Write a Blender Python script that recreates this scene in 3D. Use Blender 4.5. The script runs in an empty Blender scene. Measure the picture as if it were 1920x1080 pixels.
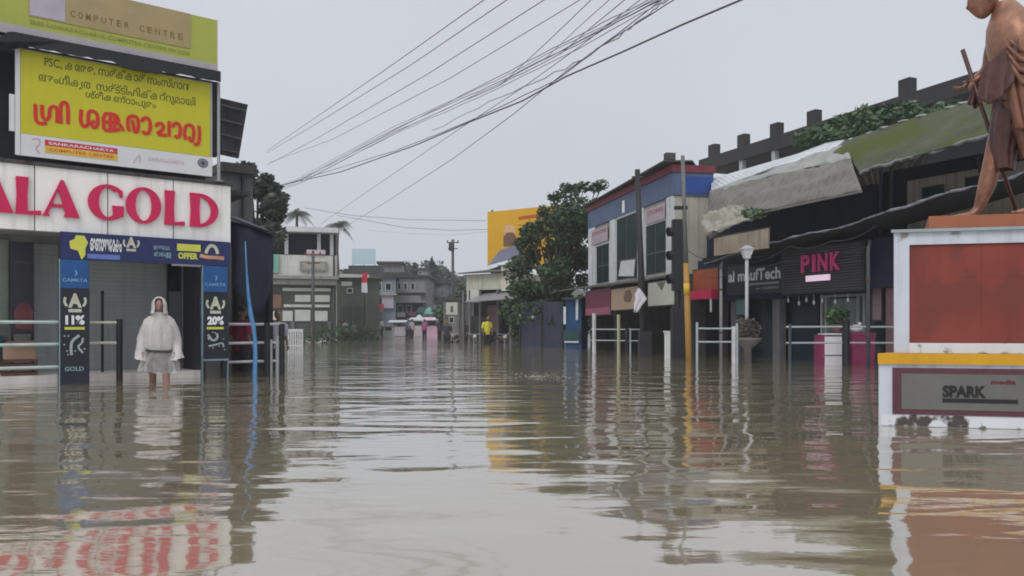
import bpy, bmesh, math, random
from mathutils import Vector, Matrix, noise as mnoise
from mathutils.geometry import tessellate_polygon
random.seed(7)
R = math.radians
scene = bpy.context.scene
col = scene.collection

# ------------------------------------------------------------------ camera, sky, sun
F, HZ, EYE = 1500.0, 612.0, 0.9          # focal length in pixels of the 1920 frame, horizon row, eye height over the water
cam = bpy.data.cameras.new('camera')
cam.sensor_width = 36.0
cam.lens = 36.0 * F / 1920.0
cam.shift_y = (HZ - 540.0) / 1920.0
cam.clip_start, cam.clip_end = 0.05, 3000
camo = bpy.data.objects.new('camera', cam)
col.objects.link(camo)
camo.location = (0, 0, EYE)
camo.rotation_euler = (R(90), 0, 0)
scene.camera = camo

SUN_EL, SUN_AZ = R(48), R(205)
w = bpy.data.worlds.new('World')
scene.world = w
w.use_nodes = True
nt = w.node_tree
nt.nodes.clear()
def N(t, kind, **kw):
    n = t.nodes.new(kind)
    for k, v in kw.items():
        setattr(n, k, v)
    return n
out = N(nt, 'ShaderNodeOutputWorld')
bg = N(nt, 'ShaderNodeBackground')
sky = N(nt, 'ShaderNodeTexSky', sky_type='NISHITA', sun_disc=False)
sky.sun_elevation, sky.sun_rotation = SUN_EL, SUN_AZ
sky.dust_density, sky.air_density = 4.0, 1.5
hs = N(nt, 'ShaderNodeHueSaturation')
hs.inputs['Saturation'].default_value = 0.25
hs.inputs['Value'].default_value = 0.8
tc = N(nt, 'ShaderNodeTexCoord')
sx = N(nt, 'ShaderNodeSeparateXYZ')
rp = N(nt, 'ShaderNodeValToRGB')
rp.color_ramp.elements[0].position = 0.0
rp.color_ramp.elements[0].color = (0.50, 0.535, 0.59, 1)
rp.color_ramp.elements[1].position = 0.95
rp.color_ramp.elements[1].color = (1.0, 1.0, 1.0, 1)
e = rp.color_ramp.elements.new(0.38)
e.color = (0.53, 0.55, 0.61, 1)
nz = N(nt, 'ShaderNodeTexNoise')
nz.inputs['Scale'].default_value = 2.2
nz.inputs['Detail'].default_value = 4
mr = N(nt, 'ShaderNodeMapRange')
mr.inputs['To Min'].default_value = 9.3
mr.inputs['To Max'].default_value = 12.0
ml = N(nt, 'ShaderNodeVectorMath', operation='SCALE')
mx = N(nt, 'ShaderNodeMix', data_type='RGBA')
mx.inputs['Factor'].default_value = 0.88
L = nt.links.new
L(tc.outputs['Generated'], sx.inputs[0]); L(sx.outputs['Z'], rp.inputs[0])
L(tc.outputs['Generated'], nz.inputs['Vector']); L(nz.outputs[0], mr.inputs['Value'])
L(rp.outputs[0], ml.inputs[0]); L(mr.outputs[0], ml.inputs['Scale'])
L(sky.outputs[0], hs.inputs['Color'])
L(hs.outputs[0], mx.inputs['A']); L(ml.outputs[0], mx.inputs['B'])
L(mx.outputs['Result'], bg.inputs['Color'])
bg.inputs['Strength'].default_value = 0.116
L(bg.outputs[0], out.inputs['Surface'])

sl = bpy.data.lights.new('sun', 'SUN')
sl.energy, sl.angle, sl.color = 1.2, R(30), (1, 0.97, 0.93)
so = bpy.data.objects.new('sun', sl)
col.objects.link(so)
d = Vector((math.sin(SUN_AZ) * math.cos(SUN_EL), math.cos(SUN_AZ) * math.cos(SUN_EL), math.sin(SUN_EL)))
so.rotation_euler = d.to_track_quat('Z', 'Y').to_euler()

scene.view_settings.view_transform = 'Standard'
scene.view_settings.look = 'None'
scene.view_settings.exposure = 0.0
scene.view_settings.gamma = 1.0
scene.cycles.use_denoising = True
scene.cycles.filter_width = 1.8
scene.cycles.max_bounces = 8
scene.cycles.volume_bounces = 2

# ------------------------------------------------------------------ materials
MATS = {}
def M(name, c, rough=0.75, var=0.22, scale=3.0, bump=0.0, metal=0.0, streak=0.0, stain=None, spec=0.4, emit=None, corr=None, alpha=None):
    """plain-coloured surface with procedural mottling, rain streaks and optional stains of a second colour"""
    if name in MATS:
        return MATS[name]
    m = bpy.data.materials.new(name)
    m.use_nodes = True
    t = m.node_tree
    b = t.nodes['Principled BSDF']
    lk = t.links.new
    b.inputs['Roughness'].default_value = rough
    b.inputs['Metallic'].default_value = metal
    b.inputs['Specular IOR Level'].default_value = spec
    tcn = N(t, 'ShaderNodeTexCoord')
    n1 = N(t, 'ShaderNodeTexNoise')
    n1.inputs['Scale'].default_value = scale
    n1.inputs['Detail'].default_value = 6
    n1.inputs['Roughness'].default_value = 0.65
    lk(tcn.outputs['Object'], n1.inputs['Vector'])
    r1 = N(t, 'ShaderNodeMapRange')
    r1.inputs['From Min'].default_value, r1.inputs['From Max'].default_value = 0.25, 0.75
    r1.inputs['To Min'].default_value, r1.inputs['To Max'].default_value = 1 - var, 1 + var
    lk(n1.outputs[0], r1.inputs['Value'])
    sc = N(t, 'ShaderNodeVectorMath', operation='SCALE')
    sc.inputs[0].default_value = c
    fac = r1.outputs[0]
    if streak:
        mp = N(t, 'ShaderNodeMapping')
        mp.inputs['Scale'].default_value = (9, 9, 0.5)
        lk(tcn.outputs['Object'], mp.inputs['Vector'])
        n2 = N(t, 'ShaderNodeTexNoise')
        n2.inputs['Scale'].default_value = 1.0
        n2.inputs['Detail'].default_value = 4
        lk(mp.outputs[0], n2.inputs['Vector'])
        r2 = N(t, 'ShaderNodeMapRange')
        r2.inputs['From Min'].default_value, r2.inputs['From Max'].default_value = 0.5, 0.72
        r2.inputs['To Min'].default_value, r2.inputs['To Max'].default_value = 1.0, 1 - streak
        lk(n2.outputs[0], r2.inputs['Value'])
        mm = N(t, 'ShaderNodeMath', operation='MULTIPLY')
        lk(fac, mm.inputs[0]); lk(r2.outputs[0], mm.inputs[1])
        fac = mm.outputs[0]
    lk(fac, sc.inputs['Scale'])
    colr = sc.outputs[0]
    if stain:                                       # (colour, threshold, noise scale)
        n3 = N(t, 'ShaderNodeTexNoise')
        n3.inputs['Scale'].default_value = stain[2]
        n3.inputs['Detail'].default_value = 5
        lk(tcn.outputs['Object'], n3.inputs['Vector'])
        r3 = N(t, 'ShaderNodeMapRange')
        r3.inputs['From Min'].default_value, r3.inputs['From Max'].default_value = stain[1], stain[1] + 0.07
        lk(n3.outputs[0], r3.inputs['Value'])
        mxs = N(t, 'ShaderNodeMix', data_type='RGBA')
        lk(r3.outputs[0], mxs.inputs['Factor']); lk(colr, mxs.inputs['A'])
        mxs.inputs['B'].default_value = (*stain[0], 1)
        colr = mxs.outputs['Result']
    lk(colr, b.inputs['Base Color'])
    hgt = None
    if corr:                                        # corrugation: (axis, waves per metre)
        wv = N(t, 'ShaderNodeTexWave', wave_type='BANDS', bands_direction=corr[0])
        wv.inputs['Scale'].default_value = corr[1] * 0.314
        lk(tcn.outputs['Object'], wv.inputs['Vector'])
        hgt = wv.outputs['Fac']
        bp = N(t, 'ShaderNodeBump')
        bp.inputs['Strength'].default_value = 0.9
        bp.inputs['Distance'].default_value = corr[2] if len(corr) > 2 else 0.02
        lk(hgt, bp.inputs['Height']); lk(bp.outputs[0], b.inputs['Normal'])
    elif bump:
        bp = N(t, 'ShaderNodeBump')
        bp.inputs['Strength'].default_value = 0.6
        bp.inputs['Distance'].default_value = bump
        lk(n1.outputs[0], bp.inputs['Height']); lk(bp.outputs[0], b.inputs['Normal'])
    if emit:
        b.inputs['Emission Color'].default_value = (*emit[0], 1)
        b.inputs['Emission Strength'].default_value = emit[1]
    if alpha is not None:
        b.inputs['Alpha'].default_value = alpha
    MATS[name] = m
    return m

def leaf_mat(name, c1, c2):
    if name in MATS:
        return MATS[name]
    m = bpy.data.materials.new(name)
    m.use_nodes = True
    t = m.node_tree
    b = t.nodes['Principled BSDF']
    b.inputs['Roughness'].default_value = 0.6
    b.inputs['Specular IOR Level'].default_value = 0.3
    tcn = N(t, 'ShaderNodeTexCoord')
    n1 = N(t, 'ShaderNodeTexNoise')
    n1.inputs['Scale'].default_value = 1.6
    n1.inputs['Detail'].default_value = 5
    rmp = N(t, 'ShaderNodeValToRGB')
    rmp.color_ramp.elements[0].position, rmp.color_ramp.elements[1].position = 0.35, 0.65
    rmp.color_ramp.elements[0].color, rmp.color_ramp.elements[1].color = (*c1, 1), (*c2, 1)
    t.links.new(tcn.outputs['Object'], n1.inputs['Vector'])
    t.links.new(n1.outputs[0], rmp.inputs[0])
    t.links.new(rmp.outputs[0], b.inputs['Base Color'])
    MATS[name] = m
    return m

# ------------------------------------------------------------------ geometry helpers
def P(px, py, Y):
    """a point at distance Y whose image in the 1920x1080 photograph is (px, py)"""
    return Vector(((px - 960) / F * Y, Y, EYE + (HZ - py) / F * Y))

class Fr:
    """upright plane: local x runs along it (to the right seen from the camera), local -y faces the camera, z is height over the water"""
    def __init__(s, px, Y, deg):
        s.o = Vector(((px - 960) / F * Y, Y, 0)); s.a = R(deg); s.c, s.s = math.cos(s.a), math.sin(s.a)
    def x(s, px, y=0.0):
        k = (px - 960) / F
        return (k * (s.o.y + y * s.c) - s.o.x + y * s.s) / (s.c - k * s.s)
    def z(s, px, py, y=0.0):
        X = s.x(px, y)
        return EYE + (HZ - py) / F * (s.o.y + X * s.s + y * s.c)
    def xz(s, px, py, y=0.0):
        return s.x(px, y), s.z(px, py, y)
    def loc(s, x, y, z):
        return Vector((s.o.x + x * s.c - y * s.s, s.o.y + x * s.s + y * s.c, z))

def text_geo(body, bold=0.0):
    cu = bpy.data.curves.new('t', 'FONT')
    cu.body = body
    cu.size = 1.0
    cu.offset = bold
    cu.resolution_u = 3
    ob = bpy.data.objects.new('t', cu)
    col.objects.link(ob)
    me = bpy.data.meshes.new_from_object(ob)
    vs = [(v.co.x, v.co.y) for v in me.vertices]
    fs = [tuple(p.vertices) for p in me.polygons]
    bpy.data.objects.remove(ob); bpy.data.meshes.remove(me); bpy.data.curves.remove(cu)
    return vs, fs

class MB:
    def __init__(s):
        s.v, s.f = [], []
    def add(s, vs, fs):
        n = len(s.v)
        s.v += [tuple(v) for v in vs]
        s.f += [tuple(i + n for i in f) for f in fs]
        return s
    def box(s, x0, x1, y0, y1, z0, z1):
        return s.add([(x0, y0, z0), (x1, y0, z0), (x1, y1, z0), (x0, y1, z0), (x0, y0, z1), (x1, y0, z1), (x1, y1, z1), (x0, y1, z1)],
                     [(0, 3, 2, 1), (4, 5, 6, 7), (0, 1, 5, 4), (1, 2, 6, 5), (2, 3, 7, 6), (3, 0, 4, 7)])
    def plate(s, pts, y0, y1):
        """outline pts (x,z) in the local wall plane, from y0 (front) to y1 (back)"""
        n = len(pts)
        vs = [(x, y0, z) for x, z in pts] + [(x, y1, z) for x, z in pts]
        area = sum(pts[i][0] * pts[(i + 1) % n][1] - pts[(i + 1) % n][0] * pts[i][1] for i in range(n))
        fr = tuple(range(n)) if area > 0 else tuple(range(n))[::-1]
        fs = [fr, tuple(i + n for i in fr[::-1])]
        for i in range(n):
            j = (i + 1) % n
            q = (i, i + n, j + n, j)
            fs.append(q if area > 0 else q[::-1])
        return s.add(vs, fs)
    def slab(s, pts, t):
        """sheet through 3-D points pts with thickness t along its mean normal"""
        pts = [Vector(p) for p in pts]
        n = len(pts)
        nr = Vector((0, 0, 0))
        for i in range(n):
            nr += (pts[i] - pts[0]).cross(pts[(i + 1) % n] - pts[0])
        nr.normalize()
        vs = [p + nr * t / 2 for p in pts] + [p - nr * t / 2 for p in pts]
        fs = []
        for tri in tessellate_polygon([pts]):
            a, b, c = tri
            if (pts[b] - pts[a]).cross(pts[c] - pts[a]).dot(nr) < 0:
                b, c = c, b
            fs += [(a, b, c), (a + n, c + n, b + n)]
        for i in range(n):
            j = (i + 1) % n
            fs.append((i, i + n, j + n, j))
        return s.add(vs, fs)
    def tube(s, pts, r, n=8, cap=True):
        pts = [Vector(p) for p in pts]
        rr = r if isinstance(r, (list, tuple)) else [r] * len(pts)
        rings = []
        up = None
        for i, p in enumerate(pts):
            d = (pts[min(i + 1, len(pts) - 1)] - pts[max(i - 1, 0)]).normalized()
            if up is None:
                up = Vector((0, 0, 1)) if abs(d.z) < 0.9 else Vector((1, 0, 0))
            a = d.cross(up).normalized()
            b = a.cross(d).normalized()
            up = b
            rings.append([p + (a * math.cos(2 * math.pi * k / n) + b * math.sin(2 * math.pi * k / n)) * rr[i] for k in range(n)])
        return s.loft(rings, cap)
    def loft(s, rings, cap=True):
        n = len(rings[0])
        vs = [v for r in rings for v in r]
        fs = []
        for i in range(len(rings) - 1):
            for k in range(n):
                j = (k + 1) % n
                fs.append((i * n + k, i * n + j, (i + 1) * n + j, (i + 1) * n + k))
        if cap:
            fs.append(tuple(range(n))[::-1])
            fs.append(tuple((len(rings) - 1) * n + k for k in range(n)))
        return s.add(vs, fs)
    def ell(s, c, r, nu=12, nv=8, jit=0.0):
        rings = []
        for i in range(nv + 1):
            th = math.pi * (i + 0.02 if i == 0 else (i - 0.02 if i == nv else i)) / nv
            rings.append([(c[0] + r[0] * math.sin(th) * math.cos(2 * math.pi * k / nu) * (1 + jit * random.uniform(-1, 1)),
                           c[1] + r[1] * math.sin(th) * math.sin(2 * math.pi * k / nu) * (1 + jit * random.uniform(-1, 1)),
                           c[2] - r[2] * math.cos(th)) for k in range(nu)])
        return s.loft(rings)
    def text(s, body, x0, x1, z0, z1, y, bold=0.0, shear=0.0, flip=False):
        vs, fs = text_geo(body, bold)
        if not vs:
            return s
        ax, bx = min(v[0] for v in vs), max(v[0] for v in vs)
        az, bz = min(v[1] for v in vs), max(v[1] for v in vs)
        sxx, szz = (x1 - x0) / (bx - ax), (z1 - z0) / (bz - az)
        return s.add([(x0 + (v[0] - ax) * sxx, y, z0 + (v[1] - az) * szz + shear * (v[0] - ax) * sxx) for v in vs], fs)
    def ribbon(s, pts, wd, y, wz=None):
        """flat mitred stroke in the local wall plane through (x,z) points"""
        pts = [Vector(p) for p in pts]
        # one Chaikin pass rounds the stroke
        q = [pts[0]]
        for a, b in zip(pts[:-1], pts[1:]):
            q += [a * 0.75 + b * 0.25, a * 0.25 + b * 0.75]
        q.append(pts[-1])
        pts = q
        l, r_ = [], []
        for i, p in enumerate(pts):
            dd = (pts[min(i + 1, len(pts) - 1)] - pts[max(i - 1, 0)])
            if dd.length < 1e-9:
                dd = Vector((1, 0))
            dd.normalize()
            nn = Vector((-dd.y, dd.x)) * wd / 2
            l.append((p.x + nn.x, y, p.y + nn.y)); r_.append((p.x - nn.x, y, p.y - nn.y))
        n = len(pts)
        return s.add(l + r_, [(i + 1, i, n + i, n + i + 1) for i in range(n - 1)])
    def leaves(s, c, r, n, size, shell=0.55, squash=1.0):
        for _ in range(n):
            while True:
                v = Vector((random.uniform(-1, 1), random.uniform(-1, 1), random.uniform(-1, 1)))
                if 0.05 < v.length < 1 and v.length > shell * random.random():
                    break
            p = Vector((c[0] + v.x * r[0], c[1] + v.y * r[1], c[2] + v.z * r[2]))
            a = Vector((random.gauss(0, 1), random.gauss(0, 1), random.gauss(0, 0.6))).normalized()
            b = a.cross(Vector((random.gauss(0, 1), random.gauss(0, 1), random.gauss(0, 1)))).normalized()
            k = size * random.uniform(0.6, 1.4)
            a *= k; b *= k * 0.5 * squash
            s.add([p - a, p + b * 0.9 - a * 0.1, p + a, p - b * 0.9 - a * 0.1], [(0, 1, 2, 3)])
        return s
    def build(s, name, mat, parent=None, smooth=False, loc=None):
        me = bpy.data.meshes.new(name)
        me.from_pydata(s.v, [], s.f)
        me.materials.append(mat)
        if smooth:
            me.polygons.foreach_set('use_smooth', [True] * len(me.polygons))
        me.update()
        o = bpy.data.objects.new(name, me)
        col.objects.link(o)
        if parent:
            o.parent = parent
        if loc is not None:
            o.location = loc
        return o

def tag(o, label=None, cat=None, group=None, kind=None):
    if label: o['label'] = label
    if cat: o['category'] = cat
    if group: o['group'] = group
    if kind: o['kind'] = kind
    return o

def empty(name, loc=(0, 0, 0), rz=0.0, label=None, cat=None, group=None):
    o = bpy.data.objects.new(name, None)
    o.empty_display_size = 0.3
    col.objects.link(o)
    o.location = loc
    o.rotation_euler = (0, 0, rz)
    return tag(o, label, cat, group)

def fe(name, fr, label, cat, group=None):
    return empty(name, fr.o, fr.a, label, cat, group)

CH = {}
def copy_tree(o, parent=None):
    c = o.copy()
    col.objects.link(c)
    c.parent = parent
    for ch in [x for x in o.children]:
        copy_tree(ch, c)
    return c

def skin_geo(nodes, links, sub=2, root=0):
    """nodes: (x,y,z,r) ; links: index pairs -> smooth skinned surface (verts, faces)"""
    me = bpy.data.meshes.new('sk')
    bm = bmesh.new()
    ly = bm.verts.layers.skin.verify()
    vs = [bm.verts.new(n[:3]) for n in nodes]
    for i, v in enumerate(vs):
        r = nodes[i][3]
        v[ly].radius = r if isinstance(r, (tuple, list)) else (r, r)
        v[ly].use_root = (i == root)
    for a, b in links:
        bm.edges.new((vs[a], vs[b]))
    bm.to_mesh(me); bm.free()
    ob = bpy.data.objects.new('sk', me)
    col.objects.link(ob)
    md = ob.modifiers.new('s', 'SKIN'); md.use_smooth_shade = True; md.branch_smoothing = 0.6
    m2 = ob.modifiers.new('u', 'SUBSURF'); m2.levels = sub; m2.render_levels = sub
    dg = bpy.context.evaluated_depsgraph_get()
    ev = ob.evaluated_get(dg)
    em = ev.to_mesh()
    v = [tuple(x.co) for x in em.vertices]
    f = [tuple(p.vertices) for p in em.polygons]
    ev.to_mesh_clear()
    bpy.data.objects.remove(ob); bpy.data.meshes.remove(me)
    return v, f

# ------------------------------------------------------------------ setting: ground, water
def ground_h(Y):
    t = min(1, max(0, (Y - 46) / 30))
    t = t * t * (3 - 2 * t)
    return -0.5 + 0.62 * t + max(0, Y - 76) * 0.003

g = MB()
ys = [-40, -20, 0, 10, 20, 30, 40, 46, 50, 54, 58, 62, 66, 70, 76, 90, 120, 180, 260, 380, 560]
xs = [-240, -120, -60, -30, -15, 0, 15, 30, 60, 120, 240]
g.add([(x, y, ground_h(y)) for y in ys for x in xs],
      [(j * 11 + i, j * 11 + i + 1, j * 11 + i + 12, j * 11 + i + 11) for j in range(len(ys) - 1) for i in range(10)])
tag(g.build('ground', M('wet_asphalt', (0.07, 0.068, 0.065), 0.45, 0.3, 0.8, 0.02)), kind='structure')

wm = bpy.data.materials.new('flood_water')
wm.use_nodes = True
t = wm.node_tree
t.nodes.clear()
lk = t.links.new
o_ = N(t, 'ShaderNodeOutputMaterial')
geo = N(t, 'ShaderNodeNewGeometry')
def wnoise(sx_, sy_, scale, detail, rough=0.5, rot=0.0, dist=0.0):
    mp = N(t, 'ShaderNodeMapping')
    mp.inputs['Scale'].default_value = (sx_, sy_, 1)
    mp.inputs['Rotation'].default_value = (0, 0, R(rot))
    lk(geo.outputs['Position'], mp.inputs['Vector'])
    n = N(t, 'ShaderNodeTexNoise')
    n.inputs['Scale'].default_value = scale
    n.inputs['Detail'].default_value = detail
    n.inputs['Roughness'].default_value = rough
    n.inputs['Distortion'].default_value = dist
    lk(mp.outputs[0], n.inputs['Vector'])
    return n.outputs[0]
def mth(op, a, b):
    n = N(t, 'ShaderNodeMath', operation=op)
    for i, q in enumerate((a, b)):
        if isinstance(q, (int, float)):
            n.inputs[i].default_value = q
        else:
            lk(q, n.inputs[i])
    return n.outputs[0]
def rng(v, a, b, c, d_):
    n = N(t, 'ShaderNodeMapRange')
    for k, q in (('From Min', a), ('From Max', b), ('To Min', c), ('To Max', d_)):
        n.inputs[k].default_value = q
    lk(v, n.inputs['Value'])
    return n.outputs[0]
patch = rng(wnoise(0.5, 1.0, 0.16, 2), 0.36, 0.62, 0.25, 1.0)        # calm and breezy patches
patch2 = rng(wnoise(1.0, 1.0, 0.09, 2, rot=30), 0.40, 0.60, 0.3, 1.0)
vd = N(t, 'ShaderNodeVectorMath', operation='DISTANCE')
lk(geo.outputs['Position'], vd.inputs[0])
vd.inputs[1].default_value = (-0.2, 2.4, 0)
calm = mth('MULTIPLY', mth('MULTIPLY', rng(vd.outputs['Value'], 0.5, 2.3, 0.15, 1.0), rng(vd.outputs['Value'], 5.0, 28.0, 1.0, 2.1)), mth('ADD', mth('MULTIPLY', patch, 0.6), mth('MULTIPLY', patch2, 0.5)))
big = mth('MULTIPLY', mth('MULTIPLY', wnoise(0.6, 1.2, 1.05, 1.0, rot=8, dist=0.5), 0.036), rng(vd.outputs['Value'], 0.6, 2.6, 0.35, 1.0))
mid = mth('MULTIPLY', mth('MULTIPLY', wnoise(0.5, 1.3, 2.6, 1.5, rot=-6, dist=0.3), 0.0170), calm)
fine = mth('MULTIPLY', mth('MULTIPLY', wnoise(0.5, 1.3, 11.0, 3, 0.55, rot=4), 0.0020), calm)
hsum = mth('ADD', mth('ADD', big, mid), fine)
bp = N(t, 'ShaderNodeBump')
bp.inputs['Strength'].default_value = 1.0
bp.inputs['Distance'].default_value = 1.0
lk(hsum, bp.inputs['Height'])
fr_ = N(t, 'ShaderNodeFresnel')
fr_.inputs['IOR'].default_value = 1.333
lk(bp.outputs[0], fr_.inputs['Normal'])
fac = mth('POWER', fr_.outputs[0], 0.41)
df = N(t, 'ShaderNodeBsdfDiffuse')
silt = N(t, 'ShaderNodeMix', data_type='RGBA')
lk(wnoise(1, 1, 0.5, 3), silt.inputs['Factor'])
silt.inputs['A'].default_value = (0.240, 0.205, 0.130, 1)
silt.inputs['B'].default_value = (0.305, 0.262, 0.172, 1)
lk(silt.outputs['Result'], df.inputs['Color'])
gl = N(t, 'ShaderNodeBsdfGlossy')
gl.inputs['Roughness'].default_value = 0.045
gl.inputs['Color'].default_value = (0.97, 0.97, 0.98, 1)
lk(bp.outputs[0], gl.inputs['Normal'])
ms = N(t, 'ShaderNodeMixShader')
lk(fac, ms.inputs[0]); lk(df.outputs[0], ms.inputs[1]); lk(gl.outputs[0], ms.inputs[2])
lk(ms.outputs[0], o_.inputs['Surface'])
g = MB().add([(-200, -39, 0), (200, -39, 0), (200, 110, 0), (-200, 110, 0)], [(0, 1, 2, 3)])
tag(g.build('flood_water', wm), kind='structure')

random.seed(5)
fm = MB()
fo = P(1010, 706, 14.3)
for _ in range(260):
    a_, r_ = random.uniform(0, 6.28), abs(random.gauss(0, .5))
    x_, y_, s_ = fo.x + r_ * math.cos(a_) * .9, fo.y + r_ * math.sin(a_) * 1.6, random.uniform(.006, .022)
    fm.add([(x_ + s_ * math.cos(k) * random.uniform(.8, 1.6), y_ + s_ * math.sin(k), .004) for k in [2 * math.pi * j / 7 for j in range(7)]], [tuple(range(7))])
tag(fm.build('foam', M('white_foam', (0.70, 0.69, 0.66), 0.6, 0.1)), kind='stuff')

# ------------------------------------------------------------------ shared materials
WHITE = M('white_board', (0.82, 0.82, 0.80), 0.45, 0.07, 1.5, streak=0.20)
CRIMSON = M('crimson_acrylic', (0.55, 0.008, 0.085), 0.3, 0.06)
BLACK = M('black_paint', (0.012, 0.013, 0.016), 0.5, 0.2)
DARK = M('dark_wall', (0.022, 0.024, 0.032), 0.85, 0.35, 1.5, streak=0.3)
NAVY = M('navy_wall', (0.010, 0.016, 0.044), 0.8, 0.3, 1.2, streak=0.3)
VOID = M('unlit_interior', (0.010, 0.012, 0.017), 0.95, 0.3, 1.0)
CONC = M('weathered_concrete', (0.20, 0.20, 0.195), 0.9, 0.28, 1.6, 0.01, streak=0.45)
CONC_D = M('dark_wet_concrete', (0.060, 0.058, 0.060), 0.85, 0.32, 1.4, 0.01, streak=0.5)
CREAM = M('cream_wall', (0.50, 0.47, 0.37), 0.85, 0.14, 1.5, streak=0.35)
STEEL = M('grey_steel', (0.33, 0.35, 0.36), 0.45, 0.18, 6, metal=0.4)
RAILP = M('pale_green_rail', (0.42, 0.52, 0.50), 0.45, 0.2, 5)
SHUT = M('grey_shutter', (0.31, 0.33, 0.335), 0.6, 0.12, 1.5, streak=0.2, corr=('Z', 14, 0.004))
RUST = M('rusty_iron', (0.10, 0.055, 0.035), 0.85, 0.4, 4, 0.01)
YELLOW = M('yellow_vinyl', (0.52, 0.49, 0.018), 0.42, 0.06, 1.0, streak=0.05)
LIME = M('lime_vinyl', (0.37, 0.40, 0.075), 0.5, 0.10, 1.0, streak=0.08)
TXT_D = M('dark_green_print', (0.075, 0.080, 0.012), 0.5, 0.1)
TXT_W = M('white_print', (0.72, 0.74, 0.76), 0.5, 0.08)
RED_P = M('red_print', (0.56, 0.022, 0.014), 0.45, 0.06)
PINKP = M('magenta_paint', (0.52, 0.05, 0.22), 0.5, 0.15)
SKIN = M('brown_skin', (0.22, 0.12, 0.08), 0.6, 0.12, 8)
HAIR = M('black_hair', (0.010, 0.009, 0.008), 0.6, 0.2, 10)
TINW = M('white_tin_sheet', (0.50, 0.54, 0.58), 0.45, 0.18, 1.2, streak=0.3, corr=('X', 10, 0.015))
TING = M('grey_tin_sheet', (0.165, 0.160, 0.147), 0.75, 0.22, 0.9, streak=0.35, corr=('X', 6, 0.004))

# ------------------------------------------------------------------ left corner: jewellery shop
FA = Fr(140, 12.7, 37.7)
LX = FA.x(-330)                       # the shop goes on past the left edge of the picture
xs_r = FA.x(433)
shop = fe('jewellery_shop', FA, 'grey shuttered corner shop under the white board with crimson letters', 'shop')
MB().box(LX, FA.x(505), 1.0, 6, 3.42, 3.5).box(LX, FA.x(410), 0.35, 6, 5.22, 5.30).build('roof_slab', CONC_D, shop)
MB().box(LX, FA.x(404), 0.6, 5.5, 3.5, 5.22).build('upper_wall', DARK, shop)
MB().box(LX, FA.x(372, 1.0), 1.55, 5.8, -0.5, 3.42).build('wall', M('shop_grey_wall', (0.26, 0.27, 0.26), 0.85, 0.12, 1.2, streak=0.25), shop)
MB().box(LX, xs_r - 0.05, 0.12, 1.5, 2.44, 2.50).build('soffit', M('soffit_grey', (0.30, 0.30, 0.31), 0.8, 0.15), shop)
# stepped platform at water level
MB().box(LX, FA.x(383, 0.35), 0.35, 1.5, -0.5, 0.115).build('platform', M('pale_platform', (0.74, 0.72, 0.69), 0.35, 0.15, 3, streak=0.2), shop)
a, b = FA.x(171, 1.2), FA.x(318, 1.2)
MB().box(a, b, 1.42, 1.52, 0.115, 2.44).build('shutter', SHUT, shop)
MB().box(FA.x(66, 1.3), FA.x(110, 1.3), 1.40, 1.50, 0.115, 2.3).build('shutter', SHUT, shop)
dr = MB().box(b + 0.05, FA.x(346, 1.2), 1.44, 1.50, 0.115, 1.55).build('door', M('door_grey', (0.14, 0.15, 0.155), 0.4, 0.15), shop)
MB().box(b + 0.05, FA.x(344, 1.2), 1.43, 1.49, 1.55, 2.2).build('pane', M('dark_pane', (0.010, 0.018, 0.028), 0.12, 0.1), dr)
for p0, p1 in ((347, 352), (359, 362)):
    MB().box(FA.x(p0, 1.2), FA.x(p1, 1.2), 1.36, 1.44, 0.115, 2.4).build('door_frame', STEEL, shop)
MB().box(FA.x(366, 0.6), FA.x(383, 0.6), 0.6, 1.5, -0.5, 2.44).build('pillar', M('dark_pillar', (0.025, 0.024, 0.03), 0.6, 0.2, streak=0.2), shop)
MB().box(LX, FA.x(16, 1.4), 1.42, 1.52, 0.9, 2.35).build('window', M('pale_green_glass', (0.22, 0.26, 0.22), 0.15, 0.15), shop)
MB().box(LX, FA.x(8, 1.4), 1.41, 1.53, 0.115, 0.75).build('counter', M('teal_counter', (0.02, 0.06, 0.07), 0.4, 0.15), shop)

# dark advertisement board standing by the shutters
po = empty('poster_stand', FA.loc(FA.x(42, 1.05), 1.05, 0.115), FA.a, 'tall dark poster stand with a faint reddish picture by the far left shutter', 'poster stand')
hw = (FA.x(63, 1.05) - FA.x(20, 1.05)) / 2
MB().box(-hw, hw, -0.03, 0.03, 0.66, 2.17).build('panel', M('poster_dark', (0.022, 0.018, 0.032), 0.35, 0.25), po)
MB().plate([(-0.10, 0.75), (0.13, 0.72), (0.15, 1.02), (0.10, 1.14), (-0.02, 1.18), (-0.12, 1.05)], -0.036, -0.031).build('picture', M('poster_red', (0.16, 0.045, 0.05), 0.5, 0.5, 6), po)
MB().text('JEWELS', -0.11, 0.11, 1.8, 1.86, -0.034).build('lettering', M('poster_grey', (0.10, 0.10, 0.13), 0.5), po)
MB().box(-hw, -hw + 0.04, -0.02, 0.02, -0.02, 0.66).box(hw - 0.04, hw, -0.02, 0.02, -0.02, 0.66).box(-hw + 0.04, hw - 0.04, -0.015, 0.015, 0.3, 0.34).build('stand', BLACK, po)

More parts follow.
